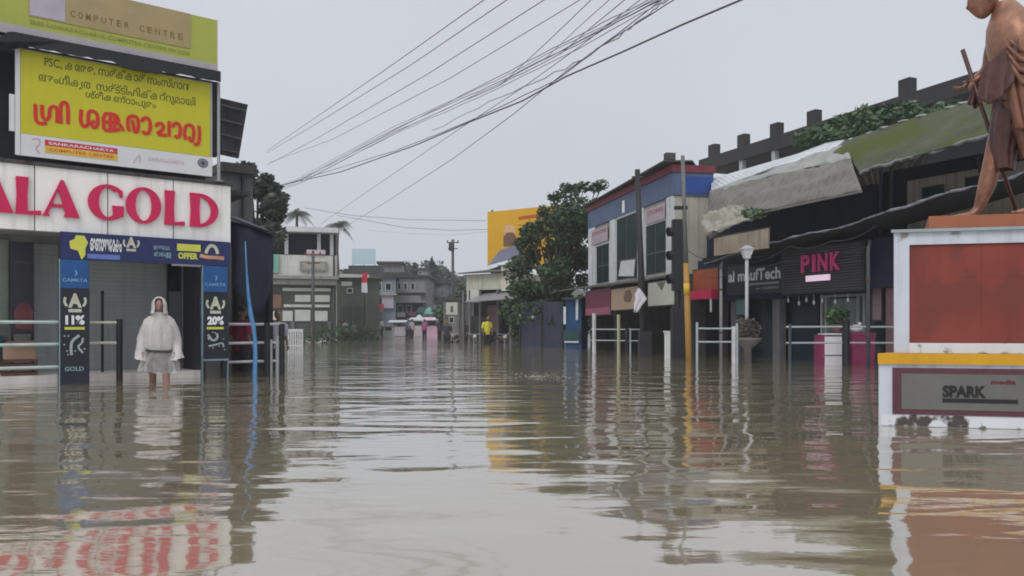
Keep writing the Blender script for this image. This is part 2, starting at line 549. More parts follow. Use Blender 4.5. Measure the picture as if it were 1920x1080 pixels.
bx = empty('cardboard_box', FA.loc(FA.x(36, 0.75), 0.75, 0.115), FA.a, 'brown cardboard box standing on a dark crate on the shop platform', 'box')
MB().box(-0.21, 0.21, -0.15, 0.15, 0.262, 0.50).build('carton', M('cardboard', (0.36, 0.24, 0.17), 0.9, 0.12, 4), bx)
MB().add([(-0.21, -0.15, 0.503), (0.21, -0.15, 0.503), (0.23, -0.27, 0.56), (-0.2, -0.26, 0.55)], [(0, 1, 2, 3)]).build('flap', M('cardboard', (0,)*3), bx)
cr = empty('plastic_crate', FA.loc(FA.x(36, 0.75), 0.75, 0.115), FA.a, 'dark brown crate under the cardboard box on the shop platform', 'crate')
m = MB().box(-0.24, 0.24, -0.18, 0.18, 0.0, 0.05)
for z in (0.08, 0.15, 0.22):
    m.box(-0.24, 0.24, -0.18, -0.165, z, z + 0.04).box(-0.24, 0.24, 0.165, 0.18, z, z + 0.04)
m.build('side', M('crate_brown', (0.10, 0.045, 0.03), 0.6), cr)
m = MB()
for q in (-0.24, 0.22):
    for y in (-0.165, 0.15):
        m.box(q, q + 0.02, y, y + 0.015, 0.05, 0.26)
m.build('corner', M('crate_brown', (0,)*3), cr)

# white fascia sign
sg = fe('shop_sign', FA, 'long white shop board reading ALA GOLD in raised crimson letters', 'sign')
zb, zt = 2.385, 3.385
seams = [LX, FA.x(-140), FA.x(65), FA.x(202), FA.x(325), xs_r]
for i in range(5):
    MB().box(seams[i] + 0.008, seams[i + 1] - 0.008, 0.0, 0.12, zb, zt).build('panel', WHITE, sg)
MB().box(LX, xs_r, 0.03, 0.11, zb + 0.01, zt - 0.01).build('backing', M('grey_backing', (0.12, 0.12, 0.125), 0.7), sg)
MB().box(LX, xs_r + 0.03, -0.03, 0.14, zt + 0.002, zt + 0.06).build('top_trim', CONC_D, sg)
def letter(kind, x0, x1, z0, z1):
    """flared sans capital as one raised letter"""
    W, H = x1 - x0, z1 - z0
    m = MB()
    def pl(pts, dy=0.0):
        m.plate([(x0 + u * W, z0 + v * H) for u, v in pts], -0.05 - dy, -0.004)
    def ring(u0, u1, v0, v1, tside, ttop, a0, a1, n=28, dy=0.0):
        cx, cz, rx, rz = (u0 + u1) / 2, (v0 + v1) / 2, (u1 - u0) / 2, (v1 - v0) / 2
        for i in range(n):
            q = []
            for t_ in (a0 + (a1 - a0) * i / n, a0 + (a1 - a0) * (i + 1) / n):
                q.append((cx + rx * math.cos(t_), cz + rz * math.sin(t_), cx + (rx - tside) * math.cos(t_), cz + (rz - ttop) * math.sin(t_)))
            pl([(q[0][0], q[0][1]), (q[1][0], q[1][1]), (q[1][2], q[1][3]), (q[0][2], q[0][3])], dy)
    if kind == 'L':
        pl([(0, 0), (0.50, 0), (0.47, 0.5), (0.52, 1), (0.02, 1), (0.05, 0.5)])
        pl([(0.50, 0), (1.0, 0), (1.0, 0.13), (0.49, 0.09)])
    elif kind == 'A':
        pl([(0.50, 1.02), (0.56, 1.0), (0.44, 0.75), (0.16, 0.07), (0.20, 0), (0.0, 0), (0.03, 0.05)])
        pl([(0.50, 1.021), (0.58, 1.0), (1.0, 0.06), (1.02, 0), (0.58, 0), (0.62, 0.10), (0.44, 0.72)], 0.003)
        pl([(0.24, 0.25), (0.62, 0.25), (0.60, 0.34), (0.28, 0.34)], -0.004)
    elif kind == 'G':
        ring(0, 1.1, 0, 1, 0.30, 0.09, R(48), R(312))
        pl([(0.58, 0.02), (0.80, 0.05), (1.0, 0.13), (1.0, 0.42), (0.68, 0.42), (0.70, 0.12)], 0.003)
        pl([(0.80, 0.93), (0.97, 0.84), (0.97, 0.66), (0.90, 0.66), (0.86, 0.80), (0.76, 0.87)], 0.003)
    elif kind == 'O':
        ring(0, 1, -0.02, 1.02, 0.27, 0.08, 0, 2 * math.pi, 40)
    elif kind == 'D':
        pl([(0, 0), (0.36, 0), (0.33, 0.5), (0.36, 1), (0, 1), (0.03, 0.5)])
        ring(-0.42, 1.0, 0, 1, 0.26, 0.09, R(-77), R(77), 30, 0.003)
        pl([(0.36, 0.001), (0.50, 0.015), (0.50, 0.11), (0.35, 0.08)]); pl([(0.36, 0.999), (0.50, 0.985), (0.50, 0.89), (0.35, 0.92)])
    m.build('letter', CRIMSON, sg)
lz0, lz1 = 2.63, 3.17
for kd, p0, p1 in (('A', -50, 23), ('L', 28, 76), ('A', 79, 147), ('G', 164, 231), ('O', 235, 301), ('L', 307, 345), ('D', 355, 408)):
    letter(kd, FA.x(p0), FA.x(p1), lz0 - 0.01, lz1 + (0.03 if kd in 'GOLD' and p0 > 150 else 0.02))

# yellow computer-centre hoarding
yb = fe('yellow_hoarding', FA, 'bright yellow billboard with large red Malayalam lettering above the white board', 'billboard')
x0, x1 = FA.x(31), FA.x(398)
z0, z1 = 3.52, 5.16
MB().box(x0, x1, 0.0, 0.05, z0, z1).build('backing', M('hoarding_back', (0.4, 0.4, 0.42), 0.6), yb)
MB().box(x0 + 0.05, x1 - 0.04, -0.012, -0.002, z0 + 0.34, z1 - 0.02).build('yellow_panel', YELLOW, yb)
MB().box(x0 + 0.05, x1 - 0.005, -0.010, -0.0025, z0, z0 + 0.336).build('white_strip', M('hoarding_white', (0.62, 0.63, 0.66), 0.5, 0.06), yb)
MB().box(x0 - 0.02, x0 + 0.045, -0.02, -0.001, z0, z1).build('edge_trim', M('hoarding_white', (0,)*3), yb)
MAL = [
 [(295,158),(296,270),(308,310),(345,324),(392,318)],
 [(352,165),(350,235),(364,286),(400,286),(412,262),(416,196),(440,178),(470,184),(480,214),(478,318)],
 [(508,322),(506,240),(504,190),(516,150),(548,142),(568,175),(568,326)],
 [(680,205),(672,300),(690,342),(722,346),(737,318),(737,240),(752,216),(790,220),(815,250),(818,328),(800,356),(772,350),(766,318),(790,296)],
 [(868,372),(864,238),(936,240),(985,262),(990,330),(1012,342),(1030,384)],
 [(922,246),(920,374)],[(868,306),(984,316)],[(870,374),(958,382),(1000,366)],[(960,260),(956,372)],
 [(1082,388),(1066,335),(1070,272),(1110,256),(1148,270),(1158,330),(1152,388),(1124,398),(1114,330),(1106,292)],
 [(1186,308),(1196,277),(1230,271),(1254,300),(1256,370),(1236,408),(1204,404),(1194,380)],
 [(1300,348),(1320,319),(1354,322),(1368,350),(1350,384),(1304,408),(1392,422)],
 [(1414,302),(1412,428)],
 [(1440,352),(1458,318),(1492,320),(1508,360),(1502,424),(1478,440),(1460,420)],
 [(1552,458),(1540,402),(1548,345),(1584,330),(1614,348),(1620,400),(1614,470),(1590,466),(1580,430)],
 [(1662,340),(1668,400),(1664,478),(1642,500),(1622,490)],
]
halo, core = MB(), MB()
for i, st in enumerate(MAL):
    pts = [FA.xz(u / 4.465, 160 + v / 4.465) for u, v in st]
    halo.ribbon(pts, 0.070, -0.0125 - 0.0004 * i)
    core.ribbon(pts, 0.050, -0.021 - 0.0004 * i)
halo.build('title_outline', M('orange_outline', (0.66, 0.27, 0.03), 0.5, 0.05), yb)
core.build('title', RED_P, yb)
m = MB()
for body, p0, p1, t0, t1 in (('PSC, കേരള, സര്ക്കാര് സംസ്ഥാന', 83, 355, 106, 128), ('അംഗീകൃത സര്ട്ടിഫിക്കറ്റുമായി', 72, 366, 134, 158), ('ശ്രീകണ്ഠാപുരം', 160, 292, 168, 187)):
    xa, xb = FA.x(p0), FA.x(p1)
    pm = (p0 + p1) / 2
    slope = 0.169 - (0.169 - 0.112) * (((t0 + t1) / 2) - 121) / 191
    zc1, zc0 = FA.z(pm, t0 + slope * (pm - p0)), FA.z(pm, t1 + slope * (pm - p0))
    MB().text(body, xa, xb, zc0, zc1, -0.0135, 0.012).build('small_lettering', TXT_D, yb)
ra, rb = FA.x(84), FA.x(220)
zc = FA.z(84, 262)
MB().box(ra, rb, -0.0165, -0.0105, zc - 0.09, zc).build('red_stripe', M('crimson_print', (0.50, 0.03, 0.07), 0.5), yb)
MB().text('SANKARACHARYA', ra + 0.05, rb - 0.05, zc - 0.067, zc - 0.025, -0.018, 0.01).build('stripe_lettering', TXT_W, yb)
MB().box(ra, rb, -0.0165, -0.0105, zc - 0.20, zc - 0.092).build('yellow_stripe', M('amber_print', (0.62, 0.42, 0.05), 0.5), yb)
MB().text('COMPUTER CENTRE', ra + 0.06, rb - 0.06, zc - 0.172, zc - 0.125, -0.018, 0.01).build('stripe_lettering', RED_P, yb)
m = MB().ell((FA.x(380), -0.012, FA.z(380, 306)), (0.095, 0.004, 0.085), 20, 6)
m.build('round_emblem', M('emblem_grey', (0.16, 0.17, 0.21), 0.6, 0.2), yb)
MB().ell((FA.x(380), -0.0175, FA.z(380, 306)), (0.025, 0.003, 0.025), 14, 6).build('emblem_centre', BLACK, yb)
m = MB().ribbon([FA.xz(60, 262), FA.xz(72, 259), FA.xz(76, 270), FA.xz(66, 278), FA.xz(74, 288)], 0.025, -0.0125)
m.build('pale_emblem', M('faded_pink_print', (0.52, 0.36, 0.42), 0.6), yb)
m = MB()
m.ribbon([FA.xz(250, 306), FA.xz(262, 288), FA.xz(262, 306)], 0.025, -0.0125).build('pale_emblem', M('faded_pink_print', (0,)*3), yb)
m = MB().text('SANKARACHARYA', FA.x(278), FA.x(345), FA.z(310, 306), FA.z(310, 298), -0.0125)
m.build('pale_lettering', M('faded_pink_print', (0,)*3), yb)
MB().box(FA.x(17, 0.03), x0 - 0.025, 0.0, 0.04, FA.z(20, 245), FA.z(20, 176)).build('white_plate', M('hoarding_white', (0,)*3), yb)

# lime hoarding above it
gb = fe('lime_hoarding', FA, 'faded lime green billboard lettered COMPUTER CENTRE on the rooftop', 'billboard')
gx1 = FA.x(407)
MB().box(LX, gx1, 0.0, 0.06, 5.31, 6.28).build('panel', LIME, gb)
MB().box(LX, gx1 - 0.005, -0.006, -0.001, 5.312, 5.50).build('grey_strip', M('faded_strip', (0.40, 0.38, 0.40), 0.6, 0.12, 2), gb)
MB().box(FA.x(53), FA.x(357), -0.010, -0.002, 5.68, 6.281).build('tan_panel', M('faded_tan', (0.36, 0.28, 0.14), 0.6, 0.12, 1.3), gb)
MB().box(FA.x(56), FA.x(122), -0.014, -0.0105, 5.70, 6.282).build('lilac_panel', M('faded_lilac', (0.42, 0.38, 0.46), 0.6, 0.15, 2), gb)
def spaced(body, p0, p1, py, hgt, y, m, fr=FA):
    n = len(body)
    for i, ch in enumerate(body):
        if ch == ' ':
            continue
        a_ = fr.x(p0 + (p1 - p0) * i / n); b_ = fr.x(p0 + (p1 - p0) * (i + 0.62) / n)
        m.text(ch, a_, b_, py, py + hgt, y, 0.015)
m = MB()
spaced('COMPUTER CENTRE', 132, 348, 5.80, 0.105, -0.0125, m)
m.build('lettering', M('faded_brown_print', (0.20, 0.13, 0.035), 0.6), gb)
MB().text('SREE SANKARACHARYA COMPUTER CENTRE PH 2230', FA.x(55), FA.x(355), 5.56, 5.625, -0.0075, 0.012).build('small_lettering', M('faded_green_print', (0.24, 0.27, 0.05), 0.6), gb)
MB().box(gx1 - 0.0, gx1 + 0.015, -0.012, 0.06, 5.31, 6.28).build('edge_trim', M('hoarding_white', (0,)*3), gb)

# ragged black eave between the two hoardings
ev = fe('eave_sheet', FA, 'ragged black tar sheet hanging between the lime and yellow hoardings', 'roof sheet')
top, bot = [], []
n = 44
random.seed(3)
for i in range(n + 1):
    px = -60 + (413 + 60) * i / n
    x = FA.x(px, -0.16)
    top.append((x, 5.335 if px > 18 else 5.335 - (18 - px) * 0.006))
    sag = 0.165 + 0.03 * random.random() + (0.06 if 225 < px < 300 else 0)
    bot.append((x, 5.335 - sag - (0.1 if px < 30 else 0.0)))
MB().plate(top + bot[::-1], -0.19, -0.16).build('hanging_edge', BLACK, ev)
MB().add([(top[0][0], -0.16, 5.30), (top[-1][0], -0.16, 5.335), (top[-1][0], -0.005, 5.306), (top[0][0], -0.005, 5.306)], [(0, 1, 2, 3)]).build('top_sheet', BLACK, ev)
MB().box(FA.x(398.5), FA.x(412), 0.02, 0.25, FA.z(405, 290), 5.2).build('side_flap', BLACK, ev)
pp = empty('hoarding_post', FA.loc(FA.x(410, -0.05), -0.05, 3.44), FA.a, 'thin grey steel post at the right end of the yellow hoarding', 'post')
MB().tube([(0, 0, 0), (0, 0, 1.72)], 0.028).build('pole', STEEL, pp)
MB().box(-0.06, 0.06, -0.06, 0.06, 0.0, 0.015).build('base_plate', STEEL, pp)

sh = empty('dark_hoarding', (0, 0, 0), 0, 'dark back of a small hoarding jutting out past the hoarding post', 'hoarding')
MB().slab([P(413, 184, 14.4), P(463, 196, 15.0), P(446, 297, 15.0), P(414, 290, 14.4)], 0.04).build('panel', M('dark_ply', (0.035, 0.036, 0.045), 0.8, 0.3, 2, streak=0.3), sh)
m = MB()
for k in (0.12, 0.38, 0.64, 0.9):
    A = P(413, 184, 14.33).lerp(P(414, 290, 14.33), k); B = P(463, 196, 14.93).lerp(P(446, 297, 14.93), k)
    m.tube([A, B], 0.02, 6)
m.build('batten', M('batten_grey', (0.07, 0.07, 0.08), 0.7), sh)

# promotional arch
ar = fe('promotional_arch', FA, 'navy blue promotional arch with two printed pillars over the shop entrance', 'arch')
NAVYP = M('navy_print', (0.014, 0.022, 0.10), 0.35, 0.25, 1.6)
BLKP = M('black_print', (0.010, 0.014, 0.024), 0.35, 0.3, 2)
BLUEP = M('royal_blue_print', (0.010, 0.075, 0.25), 0.35, 0.3, 2.5)
YELP = M('lime_yellow_print', (0.58, 0.60, 0.08), 0.45, 0.1)
GOLDP = M('pale_gold_print', (0.50, 0.50, 0.40), 0.45, 0.25, 20)
bzt, bzb = 2.383, 1.955
bxa, bxb = FA.x(111), FA.x(425)
ban = MB().box(bxa, bxb, -0.16, -0.04, bzb, bzt - 0.004).build('banner', NAVYP, ar)
def F2(px, py, dy):
    return FA.xz(px, py, dy)
yq = -0.163
MB().plate([F2(*p, yq) for p in ((130, 452), (140, 448), (142, 441), (158, 442), (165, 455), (160, 466), (160, 478), (153, 487), (146, 470), (132, 466))], yq - 0.004, yq).build('yellow_shape', YELP, ban)
MB().text('ഓണാഘോഷം', *[FA.x(q, yq) for q in (169, 228)], FA.z(198, 472, yq), FA.z(198, 448, yq), yq - 0.002, 0.03).build('lettering', TXT_W, ban)
MB().box(FA.x(164, yq), FA.x(225, yq), yq - 0.003, yq, FA.z(195, 486, yq), FA.z(195, 477, yq)).build('blue_bar', M('periwinkle_print', (0.11, 0.16, 0.46), 0.5), ban)
def emblem(parent, cx, cz, h, y, body=GOLDP):
    """letter A between two wings above a short bar"""
    m = MB().text('A', cx - h * 0.36, cx + h * 0.36, cz - h * 0.28, cz + h * 0.55, y - 0.003, 0.05)
    for sgn in (-1, 1):
        m.ribbon([(cx + sgn * h * 0.42, cz - h * 0.2), (cx + sgn * h * 0.56, cz + h * 0.05), (cx + sgn * h * 0.50, cz + h * 0.32)], h * 0.14, y - 0.003)
    m.box(cx - h * 0.34, cx + h * 0.34, y - 0.004, y - 0.001, cz - h * 0.55, cz - h * 0.36)
    m.build('emblem', body, parent)
emblem(ban, FA.x(246, yq), FA.z(246, 458, yq), 0.21, yq)
MB().text('ആഘോഷ', *[FA.x(q, yq) for q in (288, 318)], FA.z(303, 471, yq), FA.z(303, 461, yq), yq - 0.002, 0.03).build('lettering', M('faded_teal_print', (0.20, 0.33, 0.38), 0.5), ban)
MB().text('മേള', *[FA.x(q, yq) for q in (289, 321)], FA.z(303, 483, yq), FA.z(303, 473, yq), yq - 0.002, 0.03).build('lettering', M('faded_teal_print', (0.20, 0.33, 0.38), 0.5), ban)
MB().box(FA.x(332, yq), FA.x(376, yq), yq - 0.003, yq, FA.z(354, 471, yq), FA.z(354, 458, yq)).build('yellow_bar', YELP, ban)
MB().text('OFFER', *[FA.x(q, yq) for q in (334, 371)], FA.z(352, 486, yq), FA.z(352, 474, yq), yq - 0.002, 0.05).build('offer_lettering', YELP, ban)
m = MB()
cx, cz = FA.x(397, yq), FA.z(397, 478, yq)
m.ribbon([(cx - 0.10, cz + 0.02), (cx - 0.06, cz + 0.13), (cx + 0.0, cz + 0.17), (cx + 0.07, cz + 0.13), (cx + 0.10, cz + 0.02)], 0.055, yq - 0.004)
m.build('jewel_picture', GOLDP, ban)
MB().ribbon([(cx - 0.20, cz - 0.02), (cx - 0.08, cz - 0.045), (cx + 0.06, cz - 0.04), (cx + 0.21, cz - 0.05)], 0.06, yq - 0.005).build('jewel_picture', M('rose_gold_print', (0.52, 0.27, 0.16), 0.4), ban)
MB().box(FA.x(322, yq), FA.x(376, yq), yq - 0.012, yq + 0.01, bzb - 0.035, bzb - 0.004).build('lower_trim', M('trim_mauve', (0.22, 0.21, 0.25), 0.5), ban)
def pillar(pa, pb, num, zb_):
    xa, xb = FA.x(pa, -0.16), FA.x(pb, -0.16)
    p = MB().box(xa, xb, -0.155, 0.10, -0.5 if zb_ is None else zb_, bzb - 0.004).build('pillar', BLKP, ar)
    w_ = xb - xa
    y = -0.156
    zt_ = bzb - 0.01
    MB().box(xa + 0.005, xb - 0.005, y - 0.004, y - 0.0005, 1.50, zt_).build('blue_panel', BLUEP, p)
    MB().text('CAMKTA', xa + 0.03, xb - 0.03, 1.60, 1.655, y - 0.006, 0.02).build('lettering', M('sky_blue_print', (0.16, 0.32, 0.55), 0.5), p)
    MB().ribbon([((xa + xb) / 2, 1.70), ((xa + xb) / 2 + 0.03, 1.74), ((xa + xb) / 2, 1.78)], 0.02, y - 0.006).build('crest', M('sky_blue_print', (0.16, 0.32, 0.55), 0.5), p)
    emblem(p, (xa + xb) / 2, 1.27, 0.27, y)
    MB().text(num, xa + 0.07, xb - 0.07, 0.925, 1.075, y - 0.004, 0.06).build('lettering', TXT_W, p)
    MB().box(xa + 0.06, xb - 0.07, y - 0.004, y - 0.0005, 0.85, 0.89).build('lime_bar', YELP, p)
    random.seed(int(pa))
    m = MB()
    for _ in range(9):
        a_, c_ = random.uniform(xa + 0.05, xb - 0.05), random.uniform(0.42, 0.80)
        m.ell((a_, y - 0.003, c_), (0.013, 0.003, 0.013), 8, 4)
    cx_ = (xa + xb) / 2
    if num == '11%':
        m.ribbon([(cx_ + 0.06, 0.76), (cx_ - 0.04, 0.68), (cx_ - 0.06, 0.58), (cx_ - 0.05, 0.45)], 0.04, y - 0.005)
        m.ribbon([(cx_ + 0.11, 0.72), (cx_ + 0.10, 0.64), (cx_ + 0.03, 0.58), (cx_ + 0.11, 0.48)], 0.03, y - 0.0055)
    else:
        m.ribbon([(cx_ - 0.13, 0.76), (cx_ - 0.05, 0.64), (cx_ + 0.04, 0.70), (cx_ + 0.02, 0.78)], 0.04, y - 0.005)
        m.ribbon([(cx_ - 0.12, 0.56), (cx_, 0.58), (cx_ + 0.12, 0.62), (cx_ + 0.14, 0.54)], 0.03, y - 0.0055)
    m.build('pattern', M('silver_print', (0.33, 0.38, 0.40), 0.4), p)
    if zb_ is None:
        MB().text('GOLD', xa + 0.06, xb - 0.08, 0.20, 0.27, y - 0.004, 0.03).build('lettering', M('teal_grey_print', (0.22, 0.33, 0.34), 0.5), p)
        MB().box(xa - 0.012, xa - 0.0005, y - 0.006, -0.08, -0.4, bzb).build('edge_trim', M('edge_blue', (0.18, 0.26, 0.32), 0.4), p)
    else:
        for q in (xa + 0.02, xb - 0.06):
            MB().box(q, q + 0.04, -0.12, 0.06, -0.5, zb_ - 0.002).build('leg', BLACK, p)
        MB().box(xa - 0.012, xa - 0.0005, y - 0.006, -0.08, -0.4, bzb).box(xb + 0.0005, xb + 0.012, y - 0.006, -0.08, -0.4, 0.35).build('edge_trim', M('edge_blue', (0,)*3), p)
        MB().box(xa + 0.001, xb - 0.001, y - 0.004, -0.1, zb_ - 0.03, zb_ - 0.002).build('cross_bar', M('edge_blue', (0,)*3), p)
pillar(113, 168, '11%', None)
pillar(381, 427, '20%', 0.335)

# railings
def railing(fr, label, xa, xb, zs, posts, y=0.0, rail_mat=RAILP, post_mat=BLACK, pr=0.045, rr=0.022, group='railings along the flooded street'):
    r = fe('street_railing', fr, label, 'railing', group)
    for z in zs:
        MB().tube([(xa, y, z), ((xa + xb) / 2, y, z + random.uniform(-.006, .006)), (xb, y, z)], rr).build('rail', rail_mat, r)
    for x, zt_, mt, rad in posts:
        MB().tube([(x, y, -0.5), (x, y, zt_)], rad or pr, 10).build('post', mt or post_mat, r)
    return r
railing(FA, 'pale green three-bar railing left of the arch pillar with no post in view', LX, FA.x(109), (0.965, 0.62, 0.265), [(FA.x(-90), 1.0, None, None)], rr=0.026)
railing(FA, 'short pale railing with one black post behind the wading person', FA.x(168), FA.x(222, 0.05), (0.965, 0.63), [(FA.x(224, 0.05), 1.02, None, 0.05)], y=0.05, rail_mat=M('cream_rail', (0.55, 0.55, 0.46), 0.5))
railing(FA, 'pale railing with black posts right of the promotional arch', FA.x(428), FA.x(532), (0.94, 0.60, 0.265),
        [(FA.x(500), 0.97, None, 0.06), (FA.x(528), 0.95, None, 0.055), (FA.x(508), 0.66, STEEL, 0.03), (FA.x(520), 0.72, STEEL, 0.035)], rail_mat=M('mauve_rail', (0.36, 0.36, 0.42), 0.5), rr=0.024)
ps = empty('walking_stick', FA.loc(FA.x(192, 0.9), 0.9, 0.115), FA.a, 'thin black upright stick leaning against the grey shutter', 'stick')
MB().tube([(0, 0, 0), (0, 0.0, 1.36)], 0.024, 8).build('shaft', BLACK, ps)
MB().ell((0, 0, 1.37), (0.03, 0.03, 0.03), 8, 6).build('knob', BLACK, ps)

# block behind, canvas stall, blue cloth
rb_ = Fr(420, 19.0, 37.7)
rear = fe('concrete_block_building', rb_, 'plain grey concrete building rising behind the right end of the white board', 'building')
MB().box(rb_.x(414), rb_.x(474), 0, 5, -0.5, rb_.z(440, 325)).build('wall', M('rear_concrete', (0.11, 0.115, 0.12), 0.9, 0.2, 1.2, streak=0.4), rear)
MB().box(rb_.x(412), rb_.x(477), -0.15, 5.1, rb_.z(440, 325) + 0.002, rb_.z(440, 308)).build('roof', CONC_D, rear)
MB().box(rb_.x(452), rb_.x(456), -0.06, -0.002, 2.0, rb_.z(440, 326)).build('drain_pipe', BLACK, rear)
CF = Fr(470, 16.2, 37.7)
cs = fe('canvas_stall', CF, 'dark navy canvas covered stall beside the jewellery shop', 'stall')
TARPN = M('navy_tarpaulin', (0.010, 0.016, 0.042), 0.55, 0.3, 1.5, 0.03, streak=0.2)
q = [CF.loc(0, 0, 0)]
def cw(px, py, y):
    x, z = CF.xz(px, py, y)
    return (x, y, z)
MB().slab([cw(430, 408, -0.5), cw(517, 439, -0.5), cw(512, 437, 1.6), cw(440, 405, 1.6)], 0.03).build('roof', TARPN, cs)
m = MB()
rows = []
ptsT = [(433, 414), (450, 419), (466, 424), (482, 429), (498, 434), (512, 440)]
ptsB = [(433, 540), (450, 560), (466, 585), (482, 596), (498, 560), (507, 520)]
for k in range(9):
    f_ = k / 8
    rows.append([(lambda p: (p[0], -0.42 + 0.05 * math.sin(p[0] * 9 + f_ * 3) - 0.1 * f_, p[2]))(cw(a_[0] * (1 - f_) + b_[0] * f_, a_[1] * (1 - f_) + b_[1] * f_, -0.42)) for a_, b_ in zip(ptsT, ptsB)])
nn = len(ptsT)
m.add([p for r in rows for p in r], [(i * nn + j, (i + 1) * nn + j, (i + 1) * nn + j + 1, i * nn + j + 1) for i in range(8) for j in range(nn - 1)])
o = m.build('curtain', TARPN, cs, True)
sd = o.modifiers.new('thick', 'SOLIDIFY'); sd.thickness = 0.012
for pxx in (447, 505):
    MB().tube([(CF.x(pxx, 1.2), 1.2, -0.5), (CF.x(pxx, 1.2), 1.2, 2.75)], 0.05).build('post', BLACK, cs)
MB().box(CF.x(436, 1.3), CF.x(512, 1.3), 1.3, 1.36, -0.5, 2.6).build('back_wall', DARK, cs)
bc = empty('blue_cloth', P(470, 612, 14.35) * 1, 0, 'twisted light blue plastic strip hanging from the navy stall to the railing', 'cloth')
bc.location.z = 0
m = MB()
base = bc.location
rings = []
for px, py, wd in ((460, 452, 2), (461, 480, 3), (463, 520, 4), (466, 555, 6), (470, 590, 9), (475, 612, 8), (478, 640, 7), (479, 670, 8), (478, 700, 9), (478, 720, 9)):
    c_ = P(px, py, 14.32) - base
    r_ = wd / F * 14.3 * 0.5
    rings.append([(c_.x + r_ * math.cos(u) * (1 + 0.25 * math.cos(3 * u + py * 0.05)), c_.y + 0.4 * r_ * math.sin(u), c_.z) for u in [2 * math.pi * k / 10 for k in range(10)]])
m.loft(rings)
m.build('strip', M('blue_plastic', (0.075, 0.22, 0.45), 0.3, 0.35, 5), bc, True)
tag(bc)

# ------------------------------------------------------------------ people
def hand(m, wrist, tip_dir, side, s=1.0, curl=0.35, thumb=(0, -1, 0)):
    """palm with four unequal bent fingers and a thumb from its side; added to MB m as skinned chains"""
    w_ = Vector(wrist); d = Vector(tip_dir).normalized(); sd = Vector(side).normalized(); nrm = d.cross(sd).normalized()
    nodes = [(*w_, 0.026 * s), (*(w_ + d * 0.045 * s), (0.036 * s, 0.020 * s)), (*(w_ + d * 0.088 * s), (0.038 * s, 0.018 * s))]
    v, f = skin_geo(nodes, [(0, 1), (1, 2)], 1)
    m.add(v, f)
    for i, ln in enumerate((0.066, 0.076, 0.072, 0.056)):
        b0 = w_ + d * 0.080 * s + sd * (0.027 - 0.018 * i) * s
        d1 = (d + nrm * curl * 0.6).normalized(); d2 = (d + nrm * curl * 1.8).normalized(); d3 = (d * 0.6 + nrm * curl * 3).normalized()
        p1 = b0 + d1 * ln * 0.45 * s; p2 = p1 + d2 * ln * 0.32 * s; p3 = p2 + d3 * ln * 0.26 * s
        v, f = skin_geo([(*b0, 0.0095 * s), (*p1, 0.009 * s), (*p2, 0.008 * s), (*p3, 0.0065 * s)], [(0, 1), (1, 2), (2, 3)], 1)
        m.add(v, f)
    t0 = w_ + d * 0.02 * s + sd * 0.026 * s
    t1 = t0 + (d * 0.6 + sd * 0.7 + nrm * 0.2).normalized() * 0.04 * s
    t2 = t1 + (d + sd * 0.2 + nrm * 0.5).normalized() * 0.032 * s
    v, f = skin_geo([(*t0, 0.012 * s), (*t1, 0.010 * s), (*t2, 0.008 * s)], [(0, 1), (1, 2)], 1)
    m.add(v, f)

def head_geo(m, c, fwd, s=1.0, up=(0, 0, 1)):
    """skull with brow, nose, lips, chin and ears; face towards fwd"""
    c = Vector(c); fw = Vector(fwd).normalized(); u = Vector(up).normalized(); r_ = fw.cross(u).normalized(); u = r_.cross(fw).normalized()
    rings = []
    nu, nv = 24, 18
    for i in range(nv + 1):
        th = math.pi * min(max(i / nv, 0.01), 0.99)
        z = -math.cos(th) * 0.118
        k = math.sin(th)
        ring = []
        for j in range(nu):
            a = 2 * math.pi * j / nu
            x, y = math.cos(a) * k * 0.074, math.sin(a) * k * 0.098
            if z < -0.02:                       # jaw narrows, chin comes forward
                q = (-0.02 - z) / 0.1
                x *= 1 - 0.28 * q
                y = y * (1 - 0.25 * q) + 0.022 * q
            fr_ = max(0, math.sin(a)) ** 8 * k
            e = z
            nose = math.exp(-((e + 0.022) / 0.022) ** 2) * 0.026 * max(0, math.sin(a)) ** 60
            brow = math.exp(-((e - 0.022) / 0.012) ** 2) * 0.006 * fr_
            sock = -math.exp(-((e - 0.004) / 0.012) ** 2) * 0.009 * (max(0, math.sin(a - 0.38)) ** 40 + max(0, math.sin(a + 0.38)) ** 40)
            lip = math.exp(-((e + 0.060) / 0.010) ** 2) * 0.006 * max(0, math.sin(a)) ** 25
            y += nose + brow + sock + lip
            ring.append(c + r_ * x * s + fw * y * s + u * z * s)
        rings.append(ring)
    m.loft(rings)
    for sg_ in (-1, 1):
        m.loft([[c + r_ * sg_ * (0.066 + 0.014 * w1) * s + fw * (-0.008 - 0.006 * w1 + 0.018 * w2 * math.cos(a)) * s + u * (0.030 * w2 * math.sin(a) - 0.01) * s
                 for a in [2 * math.pi * j / 10 for j in range(10)]] for w1, w2 in ((0, 0.7), (0.6, 1.0), (1.0, 0.9), (1.1, 0.5))])

def cloth_rings(levels, n=36, folds=7, seed=1):
    rng_ = random.Random(seed)
    ph = [rng_.uniform(0, 6.28) for _ in range(4)]
    rings = []
    for (cx, cy, cz, rx, ry, amp) in levels:
        ring = []
        for j in range(n):
            a = 2 * math.pi * j / n
            k = 1 + amp * (0.55 * math.sin(folds * a + ph[0] + cz * 1.5) + 0.3 * math.sin((folds + 4) * a + ph[1] - cz * 3) + 0.25 * math.sin(3 * a + ph[2] + cz * 5))
            ring.append((cx + rx * k * math.cos(a), cy + ry * k * math.sin(a), cz + amp * 0.12 * math.sin(2 * a + ph[3])))
        rings.append(ring)
    return rings

